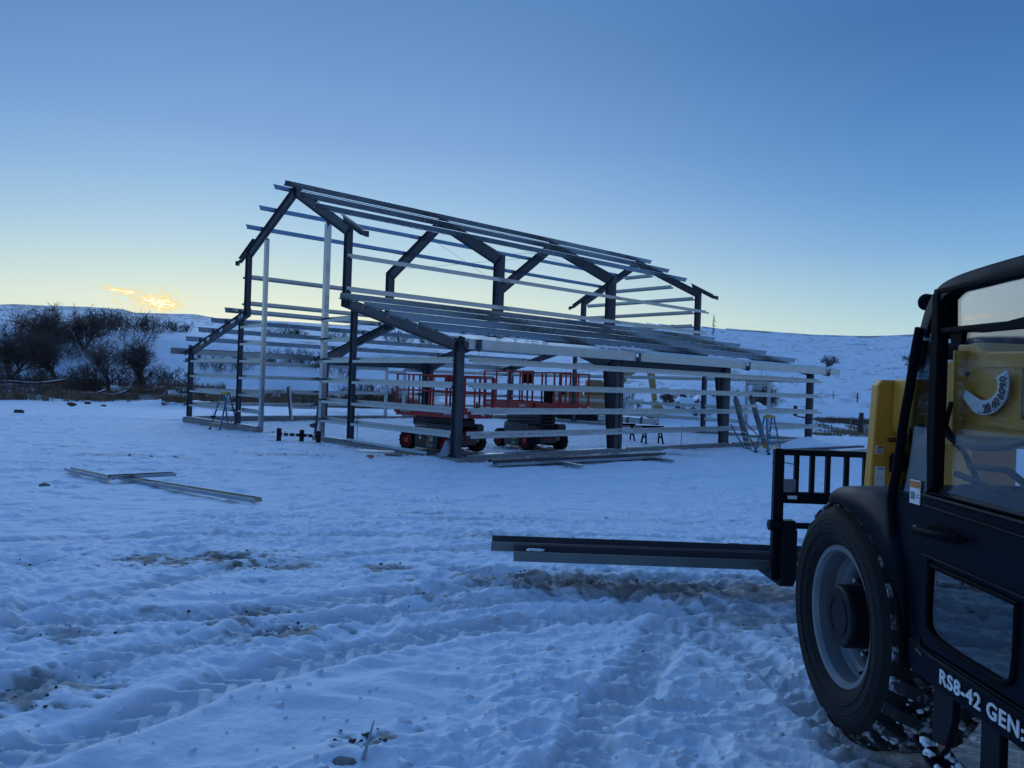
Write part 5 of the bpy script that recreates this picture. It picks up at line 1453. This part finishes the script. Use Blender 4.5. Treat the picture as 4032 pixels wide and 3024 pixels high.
def grow(mbt, mbc, p, d, L, r, lev, maxlev, rr_, droop, rmin, spread=1.0, kids=None):
    n = 5 if lev == 0 else 4 if lev < 3 else 2
    pts = [V(p)]; rad_ = [r]; d = V(d).normalized(); q = V(p)
    r1 = r * (.62 if lev < maxlev else .35)
    for i in range(n):
        j = .13 if lev == 0 else .24
        d = (d + V((rr_.uniform(-j, j), rr_.uniform(-j, j), rr_.uniform(-j, j) + (.10 if lev in (1, 2) else -.02) - droop * (lev >= 3)))).normalized()
        q = q + d * (L / n); pts.append(V(q)); rad_.append(max(rmin, r + (r1 - r) * (i + 1) / n))
    (mbt if lev <= 1 else mbc).tube(pts, rad_, 7 if lev == 0 else 5 if lev == 1 else 3, cap=False)
    if lev >= maxlev:
        return
    m = kids[lev]
    for k in range(m):
        t = (.35 + .65 * (k + rr_.random()) / m) if lev == 0 else (.15 + .85 * (k + rr_.random()) / m)
        i = min(n - 1, int(t * n)); f = t * n - i
        b = pts[i].lerp(pts[i + 1], min(1, f)); ax = (pts[i + 1] - pts[i]).normalized()
        s = ax.cross(V((rr_.uniform(-1, 1), rr_.uniform(-1, 1), rr_.uniform(-1, 1)))).normalized()
        ang = rr_.uniform(.5, 1.05) * spread
        nd = (ax * math.cos(ang) + s * math.sin(ang)); nd.z += .12
        grow(mbt, mbc, b, nd, L * rr_.uniform(.50, .78), max(rmin, rad_[i] * rr_.uniform(.45, .62)), lev + 1, maxlev, rr_, droop, rmin, spread, kids)


def bare_tree(name, pos, h, label, seed, stems=1, lean=(0, 0), spread=1.0, kids=(7, 6, 6, 4), mt='bark', mc='twig', rmin=.016, trunk=.045, group='bare trees beyond the barn'):
    r_ = random.Random(seed)
    root = empty(name, pos); tag(root, label, 'tree', group)
    t = MB(); c = MB()
    for k in range(stems):
        a = r_.uniform(0, 6.28); ln = V((lean[0] + (.45 * math.cos(a) if stems > 1 else 0), lean[1] + (.45 * math.sin(a) if stems > 1 else 0), 1))
        grow(t, c, (r_.uniform(-.15, .15) * (stems > 1), 0, -.3), ln, h * r_.uniform(.42, .52), h * trunk * (1 if stems == 1 else .7), 0, len(kids), r_, .05, rmin, spread, kids)
    t.build('trunk', mt, root); c.build('crown', mc, root)
    return root


def bush(name, pos, w_, h, label, seed, m='brush', stems=26, group='leafless shrubs', cat='shrub', deep=None):
    """many thin stems from a broad base, each with side twigs"""
    r_ = random.Random(seed); b = MB(); dp = deep or w_ * .5
    for k in range(stems):
        x, y = r_.uniform(-1, 1) * w_ * .42, r_.uniform(-1, 1) * dp * .42
        d = V((x / w_ * 1.3 + r_.uniform(-.3, .3), r_.uniform(-.4, .4), 1)).normalized()
        hh = h * r_.uniform(.6, 1.05) * (1 - .35 * (x / (w_ * .5)) ** 2)
        p = V((x, y, -.2)); pts = [p]
        for i in range(3):
            d = (d + V((r_.uniform(-.25, .25), r_.uniform(-.25, .25), 0))).normalized(); p = p + d * hh / 3; pts.append(p)
        b.tube(pts, [.03, .024, .018, .01], 3, cap=False)
        for q in range(9):
            t = r_.uniform(.1, 1); i = min(2, int(t * 3)); s0 = pts[i].lerp(pts[i + 1], t * 3 - i)
            dd = V((r_.uniform(-1, 1), r_.uniform(-1, 1), r_.uniform(.1, 1))).normalized(); L = h * r_.uniform(.14, .34)
            m_ = s0 + dd * L * .5 + V((0, 0, .05)); e_ = s0 + dd * L + V((r_.uniform(-.1, .1), 0, r_.uniform(0, .15)))
            b.tube([s0, m_, e_], [.018, .014, .008], 3, cap=False)
            for w2 in range(2):
                d3 = (dd + V((r_.uniform(-.9, .9), r_.uniform(-.9, .9), r_.uniform(-.2, .7)))).normalized()
                b.tube([m_, m_ + d3 * L * .55], [.012, .007], 3, cap=False)
    o = b.build(name, m); o.location = pos
    return tag(o, label, cat, group)


bare_tree('bare_tree', az_pos(238, 99), 7.6, 'big leaning bare tree with forked trunk among the left thicket', 5, 2, (-.35, 0), 1.05, (6, 7, 7, 6), rmin=.010)
bare_tree('bare_tree', az_pos(572, 96), 6.8, 'many stemmed bare tree nearest the barn on the left', 12, 4, (.1, 0), 1.0, (4, 6, 6, 5), rmin=.010)
bare_tree('bare_tree', az_pos(425, 91), 6.4, 'wide low bare tree with snowy limbs left of the many stemmed one', 23, 2, (-.2, 0), 1.2, (6, 7, 6, 5), rmin=.010)
bare_tree('bare_tree', az_pos(40, 104), 6.8, 'dense bare tree at the very left edge', 31, 3, (0, 0), 1.0, (5, 6, 7, 5), rmin=.010)
bare_tree('bare_tree', az_pos(175, 112), 7.6, 'tallest brown crowned bare tree behind the leaning one', 44, 3, (.1, 0), .9, (6, 7, 6, 5), mc='brush', rmin=.011)
bare_tree('bare_tree', az_pos(330, 114), 6.0, 'rounded bare tree behind, right of the tallest crown', 52, 2, (0, 0), 1.0, (6, 7, 6, 4), mc='brush', rmin=.011)
bare_tree('bare_tree', az_pos(-70, 108), 6.5, 'bare tree half cut by the left edge', 53, 2, (0, 0), 1.0, (6, 6, 6, 4))
bare_tree('bare_tree', az_pos(3015, 92), 5.4, 'bare tree seen through the right end of the barn', 64, 3, (0, 0), 1.15, (5, 6, 6, 5), rmin=.010)
bare_tree('bare_tree', az_pos(2915, 96), 4.2, 'smaller bare tree left of the one behind the barn end', 65, 3, (-.1, 0), 1.2, (4, 5, 5, 4))
bare_tree('bare_tree', az_pos(3252, 165), 3.6, 'lone small bare tree halfway up the right hill', 71, 2, (.2, 0), 1.2, (5, 5, 5, 3), rmin=.02)
bare_tree('bare_tree', az_pos(3590, 150), 5.0, 'bare tree on the hill beside the telehandler cab', 72, 3, (0, 0), 1.1, (5, 5, 5, 4), rmin=.02)
bare_tree('bare_tree', az_pos(2640, 108), 2.9, 'low wide bare tree behind the tapered column', 73, 3, (0, 0), 1.3, (5, 5, 5, 3), rmin=.018)
bare_tree('bare_tree', az_pos(785, 88), 2.6, 'little dead tree seen under the left lean-to', 74, 2, (.3, 0), 1.1, (4, 4, 3), rmin=.018)
SH = [(-40, 100, 6, 2.6, 'brush', 'brush at the extreme left edge, foremost'), (20, 112, 12, 4.6, 'brush', 'thicket behind the dense left edge tree'), (210, 115, 11, 4.8, 'brush', 'thicket under the tallest brown crown'), (250, 104, 4.5, 2.2, 'brush', 'brush right behind the trunk of the leaning tree'),
      (395, 110, 8, 3.4, 'brush', 'thicket behind the wide low tree'), (110, 92, 4, 1.5, 'brush', 'low brush by the long fallen log'), (560, 104, 5, 2.6, 'brush', 'thicket behind the many stemmed tree'), (450, 120, 11, 3.6, 'brush', 'thicket on the slope above the wide low tree'),
      (60, 96, 6.5, 2.6, 'brush', 'brown brush at the left edge below the dense tree'), (170, 101, 5.0, 2.2, 'brush', 'brush under the leaning tree'), (120, 118, 12, 4.6, 'brush', 'dark thicket behind the leaning tree'),
      (300, 121, 12, 4.0, 'brush', 'dark thicket right of the leaning tree'), (330, 92, 3.6, 1.6, 'brush', 'low twiggy brush between the leaning and the wide low tree'), (500, 98, 4.0, 2.4, 'brush', 'brush between the wide low and the many stemmed tree'),
      (392, 132, 6, 3.2, 'juniper', 'dark evergreen bush on the bank behind the wide low tree'), (490, 131, 9, 3.6, 'juniper', 'broad dark evergreen bush on the bank left of the barn'), (606, 133, 8, 2.6, 'juniper', 'low dark bush on the bank right of the broad one'),
      (708, 136, 3.0, 1.9, 'juniper', 'small dark bush at the corner of the left lean-to'), (690, 104, 4.4, 2.8, 'brush', 'rounded shrub just left of the left corner column'), (640, 106, 3.0, 2.2, 'brush', 'shrub beside the many stemmed tree'),
      (832, 112, 4.0, 3.0, 'brush', 'shrub behind the left lean-to, first from the left corner column'), (905, 111, 4.4, 3.1, 'brush', 'shrub behind the inner left post'), (975, 113, 3.2, 2.4, 'brush', 'shrub behind the left lean-to, left of the door jamb'),
      (1105, 112, 4.2, 3.0, 'brush', 'tall shrub in the big opening, right of the left jamb'), (1166, 113, 4.0, 2.9, 'brush', 'tall shrub in the middle of the big opening'), (1224, 112, 4.2, 2.8, 'brush', 'tall shrub left of the right jamb'),
      (1112, 140, 5.6, 2.6, 'juniper', 'dark bush high on the bank in the big opening'), (1165, 141, 3.0, 2.0, 'juniper', 'dark bush beside it high on the bank'), (1330, 139, 4.0, 2.0, 'juniper', 'dark bush on the bank behind the upper beam'),
      (1330, 110, 4.4, 3.0, 'brush', 'shrub behind the inner right post'), (1560, 140, 6.0, 2.4, 'juniper', 'dark bushes on the bank above the first red lift'), (1700, 143, 5.0, 2.0, 'juniper', 'dark bush on the bank right of the first lift'),
      (2480, 104, 3.4, 2.0, 'brush', 'shrub beside the excavator arm'), (2720, 112, 4.2, 1.9, 'brush', 'shrub right of the low wide tree'), (2840, 104, 3.2, 1.8, 'brush', 'shrub behind the right tapered column'), (2455, 112, 3, 1.7, 'brush', 'shrub left of the excavator arm')]
for k_, (u, r, wd, h, mt, lb) in enumerate(SH):
    bush('juniper_bush' if mt == 'juniper' else 'leafless_shrub', az_pos(u, r), wd, h, lb, 200 + k_, mt, int((22 if mt == 'brush' else 34) * max(1, wd / 4.5)))
bush('willow_thicket', az_pos(1470, 82), 6.4, 3.1, 'reddish brown willow thicket behind the right jamb and first lift', 301, 'brush', 95, group=None, cat='thicket', deep=3)
bush('willow_thicket', az_pos(1345, 84), 3.0, 1.6, 'low end of the willow thicket by the right jamb', 302, 'brush', 30, group=None, cat='thicket', deep=2)
ju = empty('slim_evergreen', az_pos(2800, 262)); tag(ju, 'slim dark evergreen on the skyline above the right lean-to', 'tree')
t = MB(); t.tube([(0, 0, -.3), (.2, 0, 3.2), (.1, 0, 6.4)], [.14, .10, .03], 5); t.build('trunk', 'bark', ju)
c = MB(); r_ = random.Random(4)
for q in range(260):
    z = r_.uniform(.2, 6.8); w2 = .85 * (1 - z / 7.6) * (1 + .5 * math.sin(z * 3)) + .12; a = r_.uniform(0, 6.28); p = V((.15 + math.cos(a) * w2 * r_.random(), math.sin(a) * w2 * r_.random(), z)); s_ = r_.uniform(.12, .34)
    v1 = V((r_.uniform(-1, 1), r_.uniform(-1, 1), r_.uniform(.2, 1.4))) * s_; v2 = V((r_.uniform(-1, 1), r_.uniform(-1, 1), r_.uniform(-.3, .8))) * s_
    c.add([p, p + v1, p + v2], [(0, 1, 2)])
c.build('crown', 'juniper', ju)
# fallen snowy logs
for (u, r, L, a, lb) in ((95, 95, 8.0, .1, 'long fallen log with snow on it at the left'), (360, 88, 3.6, -.5, 'broken fallen branch below the wide low tree'), (430, 88, 3.2, .45, 'snowy fallen limb at the foot of the wide low tree')):
    root = empty('fallen_log', az_pos(u, r), a); tag(root, lb, 'log', 'fallen logs')
    pts = smooth_curve([(-L / 2, 0, .15), (-L * .2, .2, .45), (L * .15, 0, .35), (L / 2, .3, .8)], 3)
    MB().tube(pts, [.17 - .10 * i / len(pts) for i in range(len(pts))], 6).build('log', 'bark', root)
    MB().tube([p + V((0, -.02, .13)) for p in pts], .07, 5).build('settled_snow', 'snowlump', root)


# fences and posts
fe = empty('post_and_rail_fence', (0, 0, 0)); tag(fe, 'old dark post and rail fence right of the barn', 'fence')
fps = []
for (u, r) in ((3393, 56.5), (3133, 66), (2880, 78)):
    p = az_pos(u, r); fps.append(p)
    MB().tube([p + V((0, 0, -.3)), p + V((.02, 0, 1.0)), p + V((.04, 0, 1.45))], [.17, .16, .15], 9).build('post', 'darkwood', fe)
for a, b in zip(fps, fps[1:]):
    for h in (.62,):
        MB().tube([a + V((0, 0, h)), (a + b) / 2 + V((0, 0, h - .04)), b + V((0, 0, h))], .055, 6).build('rail', 'darkwood', fe)
for (u, r, h, wd, mt, lb) in ((3353, 50, 1.15, .05, 'wood', 'pale survey stake just left of the thick fence post'), (3377, 118, 1.3, .14, 'darkwood', 'small dark post on the foot of the right hill'), (3281, 120, 1.2, .08, 'darkwood', 'thin post left of the small dark one on the hill foot'),
                              (884, 93, .9, .2, 'darkwood', 'stubby post seen under the left lean-to'), (1196, 78, 1.0, .2, 'darkwood', 'dark post by the reeds in the big opening, left one'), (1231, 77, .9, .2, 'darkwood', 'dark post by the reeds in the big opening, beside the right jamb'),
                              (3113, 1e9, 0, 0, '', '')):
    if h == 0:
        continue
    p = az_pos(u, r); o = MB().bar((0, 0, -.2), (.03, 0, h), wd, wd, (1, 0, 0)).build('post', mt); o.location = p; tag(o, lb, 'post')


def blades(name, label, pts, h0, h1, wd, m, seed):
    r_ = np.random.default_rng(seed); n = len(pts); pts = np.array(pts)
    hh = r_.uniform(h0, h1, n); a = r_.uniform(0, 6.28, n); ln = r_.uniform(.1, .55, n)
    bx, by = np.cos(a) * wd, np.sin(a) * wd; b = r_.uniform(0, 6.28, n)
    tip = pts + np.stack([np.cos(b) * ln * hh, np.sin(b) * ln * hh, hh], 1)
    v = np.empty((n * 3, 3)); v[0::3] = pts + np.stack([-bx, -by, 0 * bx - .08], 1); v[1::3] = pts + np.stack([bx, by, 0 * bx - .08], 1); v[2::3] = tip
    me_ = bpy.data.meshes.new(name); me_.from_pydata(v.tolist(), [], [(i, i + 1, i + 2) for i in range(0, n * 3, 3)]); me_.materials.append(M[m])
    o = bpy.data.objects.new(name, me_); COL.objects.link(o)
    return tag(o, label, 'grass', kind='stuff')


def scatter(n, azr, rrg, seed, sx, sy, thr, fn=None):
    r_ = np.random.default_rng(seed)
    a = r_.uniform(*azr, n); r = np.sqrt(r_.uniform(rrg[0] ** 2, rrg[1] ** 2, n)); x, y = np.sin(a) * r, np.cos(a) * r
    k = noise(x / sx, y / sy, seed) + .5 * noise(x / sx * 3, y / sy * 3, seed + 1) > thr
    x, y = x[k], y[k]
    return np.stack([x, y, base_z(x, y) + heaps(x, y)], 1)


p1 = np.vstack([scatter(36000, (-.66, -.36), (80, 100), 501, 5, 2.5, .05), scatter(30000, (-.37, -.12), (78, 92), 502, 5, 2.5, .02)])
blades('dry_reeds', 'brown dry reeds in bands before the trees', p1, .35, 1.05, .035, 'reed', 1)
p1 = np.vstack([scatter(16000, (.37, .50), (50, 66), 503, 2, 1.2, .12), scatter(26000, (.33, .52), (76, 96), 504, 5, 2, .08), scatter(3500, (-.43, -.40), (66, 69), 505, 1.5, 1, -.3), scatter(2500, (-.47, -.36), (72, 74), 508, 1, 1, .1)])
blades('dry_reeds', 'brown dry grass and reeds by the fence at the right', p1, .07, .30, .03, 'reed', 2)
p1 = scatter(9000, (.38, .56), (84, 92), 506, 6, 2, -.2)
blades('dark_brush', 'strip of dark brush at the foot of the right hill', p1, .2, .6, .03, 'brush', 3)
rg_ = np.random.default_rng(77); tuf = []
cen = np.vstack([scatter(6500, (-.1, .62), (108, 310), 507, 9, 9, .05), scatter(4600, (-.66, -.05), (128, 400), 509, 12, 12, .05)])
for c_ in cen:
    k = rg_.integers(4, 9); s_ = rg_.uniform(.08, .30)
    tuf.append(c_ + np.stack([rg_.normal(0, s_, k), rg_.normal(0, s_, k), np.zeros(k)], 1))
blades('hill_tufts', 'sage and grass tufts sprinkled over the snowy hills', np.vstack(tuf), .05, .22, .06, 'sage', 4)
# clods, rocks, rubble
for (u, v, s_, lb) in ((283, 1593, .26, 'largest dark clod on the far left snow'), (345, 1588, .2, 'dark clod right of the largest on the far left snow'), (73, 1620, .22, 'dark clod at the left edge of the snow'), (408, 1598, .14, 'small dark clod nearest the barn on the far left snow')):
    p = gpix(u, v, -.2); o = MB().ico((0, 0, .02), s_, (1.5, .8, .5), .4, int(u)).build('soil_clod', 'soil'); o.location = p; tag(o, lb, 'clod', 'dark clods on the left snow')
p = gl(174, 1918); o = MB().ico((0, 0, -.02), .14, (1, .9, .85), .25, 9).build('boulder', 'rock'); o.location = p; tag(o, 'pale round rock sunk in the snow left of the crossed channels', 'rock')
ru = MB(); r_ = random.Random(8)
for q in range(60):
    x, y = r_.gauss(12.6, 2.0), r_.gauss(56.3, 1.0)
    ru.ico((x, y, gz0(x, y) + r_.uniform(-.1, .18)), r_.uniform(.05, .17), (1.4, 1, .7), .5, q)
tag(ru.build('rubble', 'soil'), 'dark rubble showing through the snow heap behind the barn', 'rubble', kind='stuff')
cl = MB(); r_ = random.Random(18)
for hx, hy, rx, ry, a in DIRT:
    for q in range(int(16 * a)):
        x, y = r_.gauss(hx, rx * .6), r_.gauss(hy, ry * .6)
        cl.ico((x, y, ground_z(x, y) + .004), r_.uniform(.003, .006) * (1 + 2.0 * r_.random() ** 4) * (1 if hy < 14 else 2.2), (1.3, 1, .7), .5, q)
tag(cl.build('dirt_clods', 'soil'), 'small dirt clods scattered on the broken snow', 'dirt', kind='stuff')
cl = MB()
for q in range(350):
    a = r_.uniform(-.62, .6); r = 3.2 * (1 / (1 - .86 * r_.random()))
    x, y = math.sin(a) * r, math.cos(a) * r
    cl.ico((x, y, ground_z(x, y) + .005), r_.uniform(.006, .012) * (1 + 2.5 * r_.random() ** 4) * (.7 + r * .05), (1.2, 1, .75), .5, q)
tag(cl.build('snow_crumbs', 'snowlump'), 'broken crumbs of snow lying on the crust', 'snow', kind='stuff')
o = MB().prism([(0, 0, 0), (.02, 0, 0), (.055, .01, .17), (.05, .01, .18)], (.0, .02, 0)).build('sheet_scrap', 'galv'); p = gl(1400, 3000); o.location = (p.x + .02, p.y, .60); tag(o, 'thin metal shard stuck in the snow at the bottom edge', 'scrap')
o = MB().ico((0, 0, -.005), .05, (1.3, .9, .5), .4, 3).build('stone', 'rock'); o.location = (p.x - .05, p.y, ground_z(p.x - .05, p.y)); tag(o, 'dark stone in a hollow at the bottom edge', 'rock')
p = gpix(3040, 1826, .25); q_ = gpix(3145, 1832, .25); o = MB().tube([(0, 0, .03), ((q_ - p).x * .4, .05, .06), tuple(q_ - p)], .016, 6).build('steel_rod', 'black'); o.location = p; tag(o, 'thin dark rod on the snow behind the fork backrest', 'rod')
print('OBJ no label', [o.name for o in sc.objects if o.parent is None and not o.get('label') and o.type in ('MESH', 'EMPTY')])
